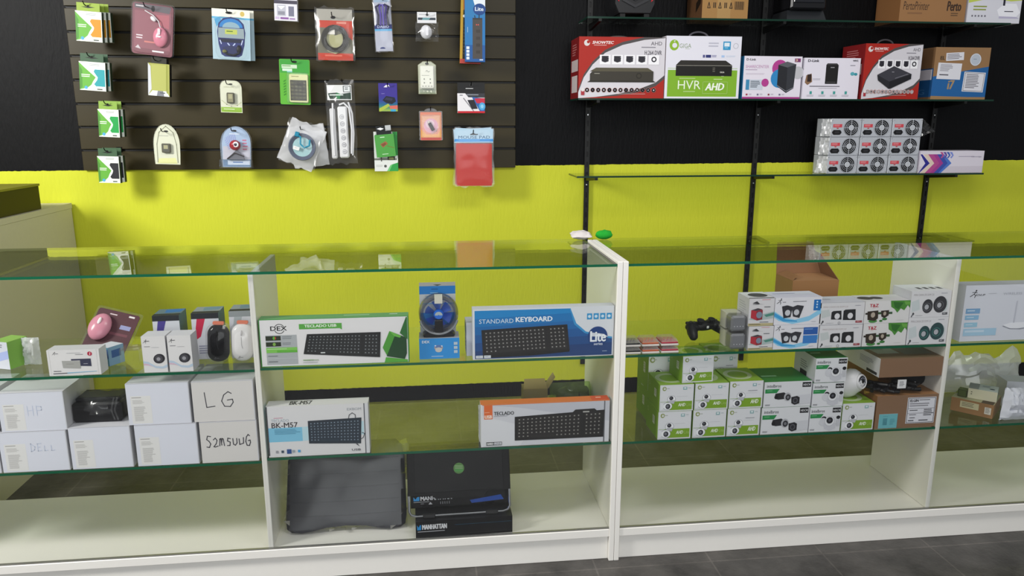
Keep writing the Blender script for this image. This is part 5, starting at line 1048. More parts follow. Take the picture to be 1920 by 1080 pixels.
def tz(W, H):
    b = Carton(W, .085, H, '#d9d6d6', top='#cfcdcf'); p = b.front; p.R(0, 0, 1, 1, '#dddada'); p.T('T&Z', .1, .13, .3, .27, '#b4233c', .035); p.L(.17, .3, .25, .33, 1, '#c98a92')
    p.P([(.56, .0), (1, .0), (1, .35), (.95, .22), (.88, .45), (.8, .36), (.73, .55), (.66, .38), (.58, .28)], '#4a8a35'); p.P([(.62, .05), (.85, .1), (.75, .4), (.66, .3)], '#2f6a28'); p.P([(.86, .03), (1, .06), (1, .2), (.9, .2)], '#6aa648')
    p.R(.02, .52, .08, .6, '#2c2620'); p.R(.3, .5, .62, .6, '#3c5a3c'); p.E(.2, .9, .2, .08, '#4a8a44'); p.E(.38, .9, .08, .05, '#3c7a3a'); p.E(.46, .82, .12, .06, '#3c7a3a'); p.P([(.06, .46), (.3, .42), (.31, .78), (.24, .9), (.08, .84)], '#352a22'); p.P([(.36, .44), (.54, .42), (.54, .66), (.45, .78), (.38, .7)], '#352a22'); p.E(.19, .62, .1, .12, '#b4a698'); p.E(.45, .57, .07, .09, '#b4a698'); p.L(.72, .88, .96, .91, 1, '#b9b6b6')
    b.top.E(.15, .5, .3, .25, '#4a4648'); b.top.E(.4, .5, .25, .2, '#4a4648'); return b
def rnd_sp(v):
    def f(W, H):
        b = Carton(W, .1, H, '#d9d7da', top='#d4d4da', left='#cfcfd6'); p = b.front; p.R(0, 0, 1, 1, '#dcdadd'); p.T('MINI CAIXA DE SOM 2.0', .06, .1, .56, .18, '#8c8488', -.004); p.L(.74, .08, .97, .14, 1, '#a4a4ae'); p.P([(.02, .4), (.2, .3), (.25, .7), (.05, .8)], '#c9d0d2'); p.E(.87, .55, .12, .25, '#c9d0d2')
        c = '#39383d' if v == 0 else '#2f4a4c'
        for cx_, cy_, rx, ry in ((.43, .58, .21, .27), (.74, .52, .27, .32)): p.E(cx_, cy_, rx, ry, c); p.ring(cx_-.01, cy_+.03, .16, .145, '#77777d' if v == 0 else '#4f9088', 18); p.E(cx_-.02, cy_+.03, .085, .1, '#b4b4ba')
        p.E(.09, .86, .04, .05, '#3c3c40'); p.S([(.09, .86), (.05, .97)], .04, '#55555c'); p.R(.82, .83, .95, .92, '#5c5c62'); p.L(.84, .86, .93, .9, 1, '#dcdce0'); p.L(.15, .92, .4, .95, 1, '#9a9aa0')
        for k in range(4): b.top.R(.32+.17*k, .45, .42+.17*k, .7, '#4a4a50')
        return b
    return f
for mk, xs, ys, name, what, cat in (
    (red_speaker, ((1401, 1447.5), (1402, 1449.5)), ((661, 616), (613, 561)), 'speaker_box', 'narrow white box with a red cube speaker pictured', 'speaker box'),
    (None, ((1448, 1531.5), (1450, 1537.5)), ((659, 613.5), (612, 561)), 'speaker_box', 'white and light blue box with two angled speakers pictured', 'speaker box'),
    (duo, ((1533, 1613), (1535, 1618)), ((657, 614.5), (612.5, 571)), 'speaker_box', 'white box with two square black speakers pictured', 'speaker box'),
    (tz, ((1614.5, 1696), (1618.5, 1702.5)), ((655, 612.5), (610.5, 569)), 'speaker_box', 'white box with green leaves and red lettering', 'speaker box'),
    ('rnd', ((1697.5, 1783), (1704, 1790)), ((651.5, 601), (599, 550)), 'speaker_box', 'white box with two round dark speakers pictured', 'speaker box')):
    z = SR1
    for k in range(2):
        f = auto(1-k) if mk is None else rnd_sp(1-k) if mk == 'rnd' else mk
        W, cx, H = span(xs[k][0], ys[k][0], xs[k][1], ys[k][0], FY, ys[k][1])
        W, cx = fit(W, cx, XM+.017, DR)
        f(W-.0012, H-.0006).build(name, loc=(cx, FY+.001*k, z+.0006), label=what+(', bottom of its pair' if k == 0 else ', top of its pair'), category=cat, group='speaker boxes on the upper shelf'); z += H
for k, (xa, xb, ya, yb) in enumerate(((1369, 1398.5, 660, 627), (1370, 1400, 625, 592))):
    W, cx, H = span(xa, ya, xb, ya, FY, yb)
    zb = SR1 if k == 0 else zb+Hp+.001
    Hp = H
    o = empty('device_case', (cx, FY, zb+.0006), 'clear case with a silver-grey gadget, %s of two beside the red speaker boxes' % ('lower' if k == 0 else 'upper'), 'gadget case', 'clear gadget cases')
    b = B(); b.bbox((-W*.47, .004, .003), (W*.47, .05, H*.93), M('#85868a', .3, .3), .006); q = Print(b, (-W*.47, .0035, H*.93), (W*.47, .0035, H*.93), (W*.47, .0035, .003), (-W*.47, .0035, .003), (0, -1, 0)); q.R(.12, .12, .88, .85, '#77787d'); 
    for j in range(4): q.E(.22+.19*j, .66, .03, .03, '#cfcfd2')
    b.build('gadget', o); b = B(); b.box((-W*.47, .052, .002), (W*.47, .095, H*.94), '#cfccc2'); b.build('inner_card', o); b = B(); b.box((-W/2, 0, 0), (W/2, .1, H), BLISTER); b.build('clear_case', o)
# coloured little cases, stacked in twos
k = 0
for xa, xb, col, cname in ((1173, 1202, '#26262a', 'black'), (1204, 1237, '#d8683c', 'orange'), (1240, 1273, '#c2304a', 'red')):
    W, cx, _ = span(xa, 663, xb, 663, FY)
    for lv in range(2):
        o = empty('earphone_case', (cx, FY+.004*lv, SR1+.0006+.0228*lv), 'small clear case with %s trim, %s of its pair' % (cname, 'bottom' if lv == 0 else 'top'), 'earphone case', 'coloured earphone cases')
        b = B(); b.bbox((-W/2, 0, 0), (W/2, .07, .007), '#d6cfca', .002); b.build('base', o)
        b = B(); b.bbox((-W*.47, .002, .0072), (W*.47, .066, .0125), col, .002); b.build('trim', o)
        b = B(); b.loft([[(-W*.47, .002, .0126), (W*.47, .002, .0126), (W*.47, .068, .0126), (-W*.47, .068, .0126)], [(-W*.4, .008, .022), (W*.4, .008, .022), (W*.4, .06, .022), (-W*.4, .06, .022)]], clear_mat('case_lid', (.95, .93, .93, 1), .1, .14, (.85, .8, .8, 1)) if k == 0 else LID); LID = b.mats[0]; k += 1
        b.build('lid', o)
        b = B()
        for j in range(3): b.tube([(-W*.3+W*.2*j, .02, .0135), (-W*.1+W*.2*j, .04, .0165)], .0016, col, 5)
        b.build('earphone', o)
# game controller at the back of the shelf
c = at(1318, 622, .19)
o = empty('game_controller', (c.x, .19, SR1+.0008), 'black game controller lying near the back of the upper shelf', 'game controller', None, (0, 0, .25))
blk = M('#131315', .45); b = B(); b.v = []
def rib(b, pts, rads, mat):
    b.tube(pts, rads, mat, 12)
b.ball((0, 0, .038), .052, .026, .017, blk, 18, 10); b.ball((-.042, .0, .036), .026, .026, .016, blk, 14, 9); b.ball((.042, .0, .036), .026, .026, .016, blk, 14, 9)
b.tube([(-.046, .0, .036), (-.058, -.022, .026), (-.066, -.044, .014), (-.068, -.052, .011)], [.019, .018, .0135, .006], blk, 12); b.tube([(.046, .0, .036), (.058, -.022, .026), (.066, -.044, .014), (.068, -.052, .011)], [.019, .018, .0135, .006], blk, 12)
b.build('body', o)
for sx in (-1, 1):
    b = B(); b.lathe([(.006, 0), (.006, .008), (.0115, .0095), (.0125, .0125), (.0115, .015), (.0001, .0145)], (sx*.022, -.012, .05), (0, -.2, 1), M('#1a1a1c', .6), 16); b.build('thumbstick', o)
    b = B(); b.bbox((sx*.042-.012, .018, .04), (sx*.042+.012, .03, .05), M('#1c1c1f', .3), .003); b.build('shoulder_button', o)
for j in range(4): b = B(); a = math.pi/2*j; b.lathe([(.004, 0), (.004, .003), (.0001, .0035)], (.043+.009*math.cos(a), .002+.009*math.sin(a), .0515), (0, 0, 1), '#2c2c30', 10); b.build('face_button', o)
b = B(); b.prism([(-.012, -.004), (-.004, -.004), (-.004, -.012), (.004, -.012), (.004, -.004), (.012, -.004), (.012, .004), (.004, .004), (.004, .012), (-.004, .012), (-.004, .004), (-.012, .004)], 0, .003, '#2a2a2d'); b.xf(Matrix.Translation((-.043, .002, .052)) @ Matrix.Rotation(math.pi/2, 4, 'X')); b.build('direction_pad', o)
b = B(); b.box((-.004, -.027, .035), (.004, -.0255, .043), '#d2d2d4'); b.build('sticker', o)
# opened brown carton behind the speaker boxes
yb_ = .26; l, r_ = at(1484, 560, yb_), at(1570, 560, yb_); zt = at(1528, 525.5, yb_).z; W = r_.x-l.x; H = zt-SR1-.001; D = .13
o = empty('opened_carton', ((l.x+r_.x)/2, yb_, SR1+.0006), 'opened brown carton standing behind the speaker boxes', 'cardboard box')
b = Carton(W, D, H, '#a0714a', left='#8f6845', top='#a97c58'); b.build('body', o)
b = B(); b.loft([[(-W/2, D-.002, H+.0004), (W/2, D-.002, H+.0004), (W/2, D, H+.0004), (-W/2, D, H+.0004)], [(-W*.5, D+.008, H+.115), (W*.3, D+.008, H+.115), (W*.3, D+.010, H+.115), (-W*.5, D+.010, H+.115)]], '#94684a'); b.build('lid', o)
b = B(); b.loft([[(W/2-.002, .004, H+.0004), (W/2, .004, H+.0004), (W/2, D-.004, H+.0004), (W/2-.002, D-.004, H+.0004)], [(W*.30, D*.6, H+.08), (W*.31, D*.6, H+.08), (W*.31, D-.004, H+.085), (W*.30, D-.004, H+.085)]], '#7d573a'); b.build('flap', o)
b = B(); b.loft([[(-W/2, .004, H+.0004), (-W/2+.002, .004, H+.0004), (-W/2+.002, D-.004, H+.0004), (-W/2, D-.004, H+.0004)], [(-W*.32, .03, H+.012), (-W*.31, .03, H+.012), (-W*.31, D-.02, H+.016), (-W*.32, D-.02, H+.016)]], '#8a6242'); b.build('flap', o)

# --- right showcase, lower shelf: boxes of cameras
GR = '#7da32c'
def dome_pic(p, x, y, s):
    p.E(x+.08, y-.13*s, .11*s, .1*s, '#c9c9ce'); p.E(x+.085, y-.2*s, .09*s, .09*s, '#e4e4e8'); p.E(x+.085, y-.2*s, .06*s, .06*s, '#2a2a2e'); p.E(x, y+.06*s, .13*s, .1*s, '#d6d6da'); p.E(x+.0, y+.08*s, .07*s, .075*s, '#33333a'); p.E(x-.02, y+.06*s, .02*s, .02*s, '#8a8a94'); p.P([(x-.13, y+.02*s), (x-.04, y-.02*s), (x-.03, y+.1*s), (x-.13, y+.1*s)], '#dcdce0')
def giga_cam(lite):
    def f(W, H, D=.13):
        b = Carton(W, D, H, '#d8d8dc', left=GR, right=GR, top='#84a838', back=GR); p = b.front; p.R(.02, .03, .98, .97, '#dcdce0'); p.R(.02, .63, .965, .955, GR); p.L(.5, .44, .96, .46, 1, '#b4b4ba'); ringlogo(p, .13, .14, .075, '#8f9a5a', '#dcdce0'); p.L(.2, .12, .32, .18, 1, '#b0b2ac'); p.R(.68, .09, .8, .2, '#8fb0b4'); p.R(.71, .11, .77, .16, '#e4eaec'); p.L(.83, .12, .95, .18, 1, '#b4bcc0')
        p.P([(.02, .64), (.2, .64), (.3, .97), (.02, .97)], '#d6d6da')
        p.E(.35, .54, .155, .145, '#9a9aa4'); p.E(.24, .8, .175, .15, '#9a9aa4'); p.E(.35, .54, .14, .13, '#f0f0f3'); p.E(.34, .5, .075, .075, '#2a2a30'); p.E(.33, .49, .03, .03, '#6a6a74'); p.P([(.26, .58), (.46, .58), (.42, .72), (.3, .68)], '#b9b9c0'); p.E(.24, .8, .16, .135, '#eeeef1'); p.E(.25, .81, .09, .1, '#35353c'); p.E(.24, .8, .045, .05, '#77777f'); p.P([(.02, .66), (.12, .7), (.12, .9), (.02, .95)], '#e2e2e6')
        if lite: p.T('AHD', .55, .7, .77, .82, '#eef4e0', .02, .2); p.T('Lite', .8, .7, .95, .82, '#a9c46a', -.01)
        else: p.T('AHD', .64, .68, .88, .83, '#eef4e0', .02, .2); p.L(.55, .34, .95, .38, 1, '#8a8a92')
        q = b.top; q.ring(.45, .5, .36, .25, '#b4c49a', 22); q = b.left; q.R(.55, .3, .72, .6, '#d4d9c8'); q.L(.58, .35, .7, .55, 3, '#9aa48a'); q.ring(.15, .3, .09, .06, '#9ab860', 14); return b
    return f
def inb(dome):
    def f(W, H, D=.14):
        b = Carton(W, D, H, '#d9d9dd', left='#cfcfd6', top='#2f7a3c'); p = b.front; p.R(0, 0, 1, 1, '#dcdce0'); s = 1 if dome else .72
        p.T('intelbros', .05, .1, .05+.42*s, .22, '#44444a', .012); p.P([(.02, .28), (.02+.42*s, .28), (.02+.34*s, .44), (.02, .44)], '#2c8a4c'); p.L(.06, .33, .02+.28*s, .38, 1, '#7fc08c'); x0 = 1-.28*s; p.R(x0, .05, .98, .24, '#18181c'); p.T('HDCVI', x0+.02, .11, .965, .19, '#d6d6da', .02); p.L(.04, .88, .04+.18*s, .95, 2, '#6a6a70')
        if dome:
            p.E(.46, .46, .1, .08, '#232328'); p.E(.44, .6, .16, .16, '#d0d0d6'); p.E(.92, .44, .08, .07, '#232328'); p.P([(.85, .55), (.98, .52), (.98, .8), (.88, .8)], '#c4c4ca'); p.P([(.46, .66), (.86, .66), (.84, .88), (.66, .97), (.5, .88)], '#c9c9d0'); p.E(.65, .58, .2, .19, '#e2e2e6'); p.E(.65, .55, .13, .13, '#26262c'); p.E(.65, .55, .05, .05, '#55555e'); p.ring(.65, .58, .2, .185, '#b0b0b8', 18)
        else:
            p.P([(.24, .46), (.42, .42), (.48, .5), (.46, .68), (.3, .7), (.22, .62)], '#2a2a2e'); p.E(.26, .6, .07, .08, '#1c1c20'); p.E(.5, .6, .14, .17, '#b4b4ba'); p.E(.51, .62, .1, .12, '#2c2c32'); p.E(.51, .62, .05, .06, '#77777e'); p.P([(.6, .62), (.68, .56), (1, .52), (1, .88), (.7, .92)], '#d0d0d6'); p.P([(.58, .62), (.7, .58), (.76, .64), (.76, .88), (.66, .93), (.59, .86)], '#26262b'); p.E(.67, .76, .1, .11, '#55555c'); p.E(.67, .76, .06, .07, '#2a2a30')
        b.top.L(.08, .55, .55, .72, 1, '#8fc49a'); q = b.left; q.R(.3, .75, .62, .95, '#2c2c32'); q.L(.3, .35, .65, .7, 4, '#8a8a94'); return b
    return f
cams = [  # columns from the posts: maker, x span of bottom / second row, bottom y, joint y, top y, phrase
    (giga_cam(True), (1232, 1294), (1235.5, 1299), 828, 776.5, 727, 'lime and white camera box, %s row, nearest the twin posts'),
    (giga_cam(True), (1297, 1359), (1301, 1364), 825.5, 774, 725, 'lime and white camera box, %s row, second from the posts'),
    (giga_cam(False), (1361, 1422), (1365.5, 1428), 823.5, 772.5, 722, 'lime and white camera box, %s row, third from the posts'),
    (inb(False), (1424.5, 1513), (1430, 1518.5), 821, 771.5, 724, 'white camera box with two bullet cameras pictured, %s row'),
    (inb(True), (1514.5, 1573), (1520.5, 1579), 817, 770.5, 726, 'white camera box with a dome camera pictured, %s row')]
tops = []
for mk, x0_, x1_, yb, ym, yt, ph in cams:
    W, cx, H = span(x0_[0], yb, x0_[1], yb, FY, ym); mk(W-.001, H-.0005).build('camera_box', loc=(cx, FY, SR2+.0006), label=ph % 'bottom', category='camera box', group='camera boxes on the lower shelf')
    W2, cx2, H2 = span(x1_[0], ym, x1_[1], ym, FY, yt); mk(W2-.0012, H2-.0005).build('camera_box', loc=(cx2, FY+.001, SR2+.0008+H), rz=0, label=ph % 'middle', category='camera box', group='camera boxes on the lower shelf'); tops.append(SR2+.0012+H+H2)
W, cx, H = span(1575, 813.5, 1635, 813.5, FY, 763.5); mk = giga_cam(True)
lone = mk(W-.001, H).build('camera_box', loc=(cx, FY, SR2+.0006), label='lime and white camera box beneath the loose dome camera', category='camera box', group='camera boxes on the lower shelf'); lone_top, lone_x = SR2+.0008+H, cx
W, cx, H = span(1278, 724, 1337, 721, FY+.01, 673); giga_cam(True)(W, H, .11).build('camera_box', loc=(cx, FY+.012, max(tops[0], tops[1])+.0006), rz=.06, label='lime and white camera box set askew alone on the top row', category='camera box', group='camera boxes on the lower shelf')
W, cx, H = span(1526.5, 725, 1585, 725, FY, 680); inb(True)(W, H).build('camera_box', loc=(cx, FY+.002, tops[4]+.0006), label='white camera box with a dome camera pictured, top row', category='camera box', group='camera boxes on the lower shelf')
zt2 = max(tops)
for k, (xa, xb, ya) in enumerate(((1222, 1262, 666), (1340, 1376, 664))):
    Yk = .172; W, cx, _ = span(xa-6, 700, xb+6, 700, Yk)
    hh = at(xa, ya, Yk).z-SR2
    b = giga_cam(k == 0)(W, .11); b.build('camera_box', loc=(cx, Yk, SR2+.0006), label='lime and white camera box at the back, %s' % ('left behind the askew box, lower one' if k == 0 else 'right behind the askew box, lower one'), category='camera box', group='camera boxes on the lower shelf')
    b = giga_cam(k == 0)(W, max(hh-.112, .06)); b.build('camera_box', loc=(cx, Yk+.002, SR2+.1115), label='lime and white camera box at the back, %s' % ('peeking out left of the askew box' if k == 0 else 'peeking out right of the askew box'), category='camera box', group='camera boxes on the lower shelf')
# loose dome camera resting on the last lime box
o = empty('dome_camera', (lone_x+.0, .085, lone_top+.0008), 'loose white dome security camera on top of a lime camera box', 'security camera', None, 0)
wh = M('#e2e0e2', .3); R = .047; tilt = Matrix.Translation((0, 0, R+.001)) @ Matrix.Rotation(math.radians(-38), 4, 'Y') @ Matrix.Rotation(math.radians(18), 4, 'X')
b = B(); b.lathe([(R*.05, -.04), (R*.75, -.042), (R*.98, -.03), (R*1.0, -.006), (R*.9, .008), (R*.86, .022), (R*.7, .036), (R*.45, .044), (R*.001, .046)], (0, 0, 0), (.55, -.55, .55), wh, 30); b.xf(Matrix.Translation((0, 0, R+.002))); b.build('shell', o, sharp=45)
ax = Vector((.55, -.55, .55)).normalized(); ex = Vector((.42, -.88, .16)).normalized(); ctr = Vector((0, 0, R+.002))+ax*.012+ex*.031
b = B(); b.lathe([(.026, -.012), (.026, .002), (.023, .006), (.0205, .004)], ctr, ex, wh, 24); b.build('lens_housing', o)
b = B(); b.lathe([(.0205, .002), (.018, .0045), (.0001, .0055)], ctr, ex, M('#25262c', .1), 22); b.lathe([(.0001, .0075), (.006, .007), (.0065, .005)], ctr, ex, M('#101014', .1), 12)
for k in range(10): a = 2*math.pi*k/10; e1 = ex.orthogonal().normalized(); e2 = ex.cross(e1); b.ball(ctr+ex*.0055+(e1*math.cos(a)+e2*math.sin(a))*.0135, .0022, .0022, .0022, M('#8a8c9c', .2), 6, 4)
b.build('lens', o)
# brown cartons at the divider
bc = '#876850'
W, cx, H = span(1638, 810.5, 1762, 808, FY, 748.5, 1700); W, cx = fit(W, cx, XM, DR)
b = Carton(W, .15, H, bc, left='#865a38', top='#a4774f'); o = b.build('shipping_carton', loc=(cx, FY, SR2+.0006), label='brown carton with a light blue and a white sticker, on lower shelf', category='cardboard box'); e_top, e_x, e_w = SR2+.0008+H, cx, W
def st1(q):
    q.S([(.03, .03), (.97, .03), (.97, .97), (.03, .97), (.03, .03)], .02, '#4a484c'); q.T('ELGIN', .08, .07, .38, .17, '#3a383c', .03); q.L(.4, .08, .95, .16, 1, '#8a888e'); q.L(.08, .22, .95, .38, 2, '#8a888e'); q.R(.03, .42, .97, .43, '#4a484c'); q.L(.1, .48, .5, .54, 1, '#4a484c'); q.R(.03, .6, .97, .61, '#4a484c'); q.L(.6, .46, .95, .74, 4, '#4a484c'); q.L(.1, .65, .45, .71, 1, '#77757c'); q.L(.12, .77, .4, .82, 1, '#28262a'); q.L(.08, .87, .36, .95, 1, '#4a484c'); q.L(.45, .87, .92, .94, 1, '#28262a')
sticker(o, W, H, .5, .08, .965, .87, st1); sx = sticker(o, W, H, .06, .55, .36, .985, lambda q: (q.R(0, 0, 1, 1, '#6fb4bc'), q.L(.2, .15, .6, .2, 1, '#4a8a94'), [q.R(.22+.0*j, .3+.06*j, .45, .34+.06*j, '#3f7f8c') for j in range(8)], q.L(.6, .35, .9, .8, 5, '#5a9ca6')))
sx['label'] = 'light blue sticker'
W3, cx3, _ = span(1642, 735, 1770, 730, .2); W3, cx3 = fit(W3, cx3, XM, DR); zsup = at(1710, 703, .03).z
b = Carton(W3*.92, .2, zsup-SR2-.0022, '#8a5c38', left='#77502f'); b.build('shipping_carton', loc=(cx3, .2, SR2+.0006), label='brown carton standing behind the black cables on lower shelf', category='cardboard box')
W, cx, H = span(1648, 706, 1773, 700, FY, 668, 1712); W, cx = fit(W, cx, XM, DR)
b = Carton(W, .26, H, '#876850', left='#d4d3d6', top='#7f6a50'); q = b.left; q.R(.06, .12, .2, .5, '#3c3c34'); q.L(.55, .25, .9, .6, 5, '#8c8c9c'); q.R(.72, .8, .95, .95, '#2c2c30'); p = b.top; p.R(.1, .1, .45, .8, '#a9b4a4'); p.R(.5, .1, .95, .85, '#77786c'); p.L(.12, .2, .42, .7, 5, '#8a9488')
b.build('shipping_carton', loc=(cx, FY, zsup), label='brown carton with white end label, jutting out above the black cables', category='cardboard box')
# black cable bundle and pouch on the carton
o = empty('cable_bundle', (e_x-.03, FY+.008, e_top+.0006), 'black coiled cables with a white tag on the stickered carton', 'cable bundle')
rnd = random.Random(3); b = B()
for k in range(9):
    a = rnd.uniform(-.3, .3); x0_ = -.095+rnd.uniform(0, .02); pts = [(x0_+.02*i, .02+.025*math.sin(i*1.3+k)+.004*k*.4, .0075+.0045*k*.5+.006*abs(math.sin(i*.9+k*.7))) for i in range(9)]
    b.tube(pts, .0062, M('#131316', .35), 7)
b.build('cable', o)
b = B(); b.lathe([(.005, 0), (.006, .004), (.006, .014), (.0001, .014)], (-.1, .012, .0065), (-1, 0, .1), M('#b08a3c', .3, .9), 12); b.build('plug', o); b = B(); b.box((-.02, -.018, .028), (.01, -.0165, .058), '#d2d2d2'); q = Print(b, (-.02, -.018, .058), (.01, -.018, .058), (.01, -.018, .028), (-.02, -.018, .028), (0, -1, 0)); q.L(.2, .2, .8, .8, 4, '#77777a'); b.build('paper_tag', o)
o = empty('black_pouch', (e_x+e_w/2-.054, FY+.09, e_top+.0006), 'black fabric pouch with a white stud, right of the coiled cables', 'pouch')
b = B(); b.ball((0, 0, .033), .058, .042, .033, M('#0e0f14', .8), 18, 12)
for i, v in enumerate(b.v): w_ = Vector(v)+Vector((.3, .3, .2))*noise.noise(Vector(v)*28)*.03; b.v[i] = (min(w_.x, .05), max(w_.y, -.038), max(w_.z, .0))
b.build('fabric', o); b = B(); b.ball((.0, -.036, .022), .006, .003, .0055, M('#dcdcdc', .3), 10, 7); b.build('stud', o)

# --- far right bay
def wl(W, H):
    b = Carton(W, .06, H, '#d4d5de', top='#b4b4bc', left='#dadbe2'); p = b.front; p.R(0, 0, 1, 1, '#dadbe4'); knup(p, .085, .14, .13); p.T('KNUP', .1, .155, .19, .19, '#3a383c', .01, .25); p.L(.22, .145, .33, .17, 1, '#b9bac4'); p.T('WIRELESS', .36, .14, .54, .18, '#aeb0ba', -.01)
    for y0, y1, xe, c in ((.41, .5, .16, '#7da6cc'), (.53, .61, .155, '#8cb8d8'), (.66, .74, .15, '#9cc6dc'), (.77, .9, .34, '#a9cbe2')): p.R(.025, y0, xe, y1, c); p.L(.04, y0+.03, xe*.9, y1-.02, 1, '#c9dcec')
    p.P([(.4, .72), (.47, .68), (.62, .68), (.7, .74), (.55, .79), (.46, .79)], '#eeeef4'); p.S([(.4, .74), (.47, .79), (.57, .8), (.7, .76)], .012, '#8a8c98'); p.S([(.505, .3), (.5, .68)], .02, '#c4c5d0'); return b
W, cx, H = span(1796, 649, 1988, 640, .03, 540, 1870)
stand(wl, 1797, 648.5, 1990, 641, 541, .03, SF1, 'router_box', 'large white wireless router box with pale blue blocks, right edge', 'router box')
l, r_ = Vector((1.85, .15, 0)), Vector((1.936, .052, 0)); ang = math.atan2(r_.y-l.y, r_.x-l.x); W = (r_-l).length; mid = (l+r_)/2; H = .05
b = Carton(W, .13, H, '#96704a', left='#7d5c3c', top='#a9a684'); p = b.front; p.R(.22, .15, .66, .62, '#c4bb96'); p.L(.26, .22, .6, .55, 3, '#77705a'); p.R(.8, .25, .95, .75, '#d6d0c4'); p.L(.82, .3, .93, .7, 4, '#8a857a'); q = b.top; q.R(.7, .55, .98, 1, '#4a3a2a'); q.R(0, 0, .3, .6, '#8a9a3c')
o = b.build('small_carton', loc=(mid.x, mid.y, SF2+.0006), rz=ang, label='small brown carton set askew with cream labels, far right bay', category='cardboard box')
off = Matrix.Rotation(ang, 3, 'Z') @ Vector((.022, .03, 0))
b = Carton(.088, .07, .036, '#d6d0b4', top='#bcc4c4', left='#c9c4aa', right='#6fa4a8'); p = b.front; p.L(.1, .3, .16, .7, 2, '#55513f'); q = b.top; q.R(0, 0, .35, 1, '#8a9090'); q.L(.45, .2, .8, .5, 2, '#77808a'); q.E(.8, .6, .12, .1, '#3a4a55')
b.build('small_carton', loc=(mid.x+off.x, mid.y+off.y, SF2+.0012+H), rz=ang+.12, label='small cream and grey carton lying on the askew brown one', category='cardboard box')
off = Matrix.Rotation(ang, 3, 'Z') @ Vector((-.038, .02, 0))
b = Carton(.028, .03, .026, '#4f5a30', top='#5c6a38'); b.front.S([(.05, .05), (.95, .05), (.95, .95), (.05, .95), (.05, .05)], .06, '#2c331c'); b.build('gift_box', loc=(mid.x+off.x, mid.y+off.y, SF2+.0012+H), rz=ang, label='tiny olive cube box beside the cream carton', category='cardboard box')
o = empty('clear_bag_pile', (2.09, .31, SF2+.0006), 'large crumpled translucent bag at the back of the far right bay', 'plastic bag')
b = film(.3, .17, .12, 71, MILKY, 14, 12, .03); b.v = [(x_, y_*(1-.5*z_/.17), max(z_*(.85+.6*noise.noise(Vector((x_*14, 2, y_*6)))), 0)) for x_, y_, z_ in b.v]; b.build('bag', o, sharp=20)
o = empty('plastic_bag', (2.012, .03, SF2+.0006), 'white crumpled plastic bag in front at the right edge', 'plastic bag')
b = film(.11, .11, .05, 73, M('#d2d3dc', .35), 12, 12, .012); b.xf(Matrix.Rotation(-.2, 4, 'X')); b.v = [(x_*(1.1-.5*z_/.11), y_+.01, max(z_, 0)) for x_, y_, z_ in b.v]; b.build('bag', o)
b = Carton(.1, .07, .1, '#cfd0d8'); p = b.front; p.R(.1, .3, .3, .55, '#77777f'); p.E(.45, .5, .08, .08, '#9a9aa4'); p.R(.6, .5, .8, .8, '#a4a4ac'); p.L(.1, .65, .5, .9, 3, '#9a9aa4'); b.build('small_carton', loc=(2.105, .135, SF2+.0006), rz=-.25, label='white printed carton behind the crumpled white bag', category='cardboard box')
o = empty('navy_pouch', (DR+.0155+.05, .25, SF2+.0006), 'navy blue fabric pouch tucked behind the divider, far right bay', 'pouch')
b = B(); b.ball((0, 0, .06), .046, .07, .06, M('#141c34', .75), 18, 12)
for i, v in enumerate(b.v): v = Vector(v); v += Vector((.2, .4, .4))*noise.noise(v*22)*.03; b.v[i] = (max(v.x, -.047), v.y, max(v.z, 0))
b.build('fabric', o)

# --- left bay, upper shelf
def hdd(W, H):
    b = Carton(W, .05, H, '#dcdad8', right='#cfcfd0', top='#c9c9cc'); p = b.front; p.R(0, 0, 1, 1, '#e0dddd'); p.R(.04, .03, .045, .97, '#b4b2b2'); p.R(.95, .0, .955, .97, '#b4b2b2'); knup(p, .14, .12, .12); p.L(.16, .13, .24, .17, 1, '#55555a'); p.L(.38, .12, .76, .16, 1, '#a9a9ae'); p.L(.54, .18, .76, .22, 1, '#77777c'); p.E(.82, .17, .085, .085, '#b4304a'); p.S([(.83, .12), (.82, .22)], .02, '#f0dcde')
    p.P([(.45, .36), (.83, .36), (.83, .66), (.62, .64), (.62, .42), (.45, .42)], '#3a3c52'); p.P([(.27, .42), (.62, .44), (.62, .74), (.28, .7)], '#a9a8a4'); p.L(.35, .54, .56, .58, 1, '#8a8984'); p.L(.68, .55, .8, .58, 1, '#c9c9d4'); p.L(.09, .81, .3, .86, 1, '#4a4a50'); p.P([(.08, .9), (.35, .89), (.35, .92), (.08, .93)], '#55555c'); p.P([(.35, .88), (.92, .85), (.92, .87), (.35, .92)], '#8cb8d0'); return b
stand(hdd, 94, 711, 191, 706.5, 661, FY, SL1, 'disk_case_box', 'white box with a silver drive case pictured, in front of the pink mouse', 'gadget box')
W, cx, H = span(180, 703, 213, 702, .1, 668); b = Carton(W, .055, H, '#cfd2da', right='#7a9cb4', front='#4f8fa4'); p = b.front; p.R(.5, .1, 1, .6, '#3a5a8c'); q = b.right; q.R(.2, .2, .8, .6, '#3a5a8c'); b.build('gadget_box', loc=(cx, .1, SL1+.0006), rz=-.5, label='white and teal box right behind the drive case box', category='gadget box')
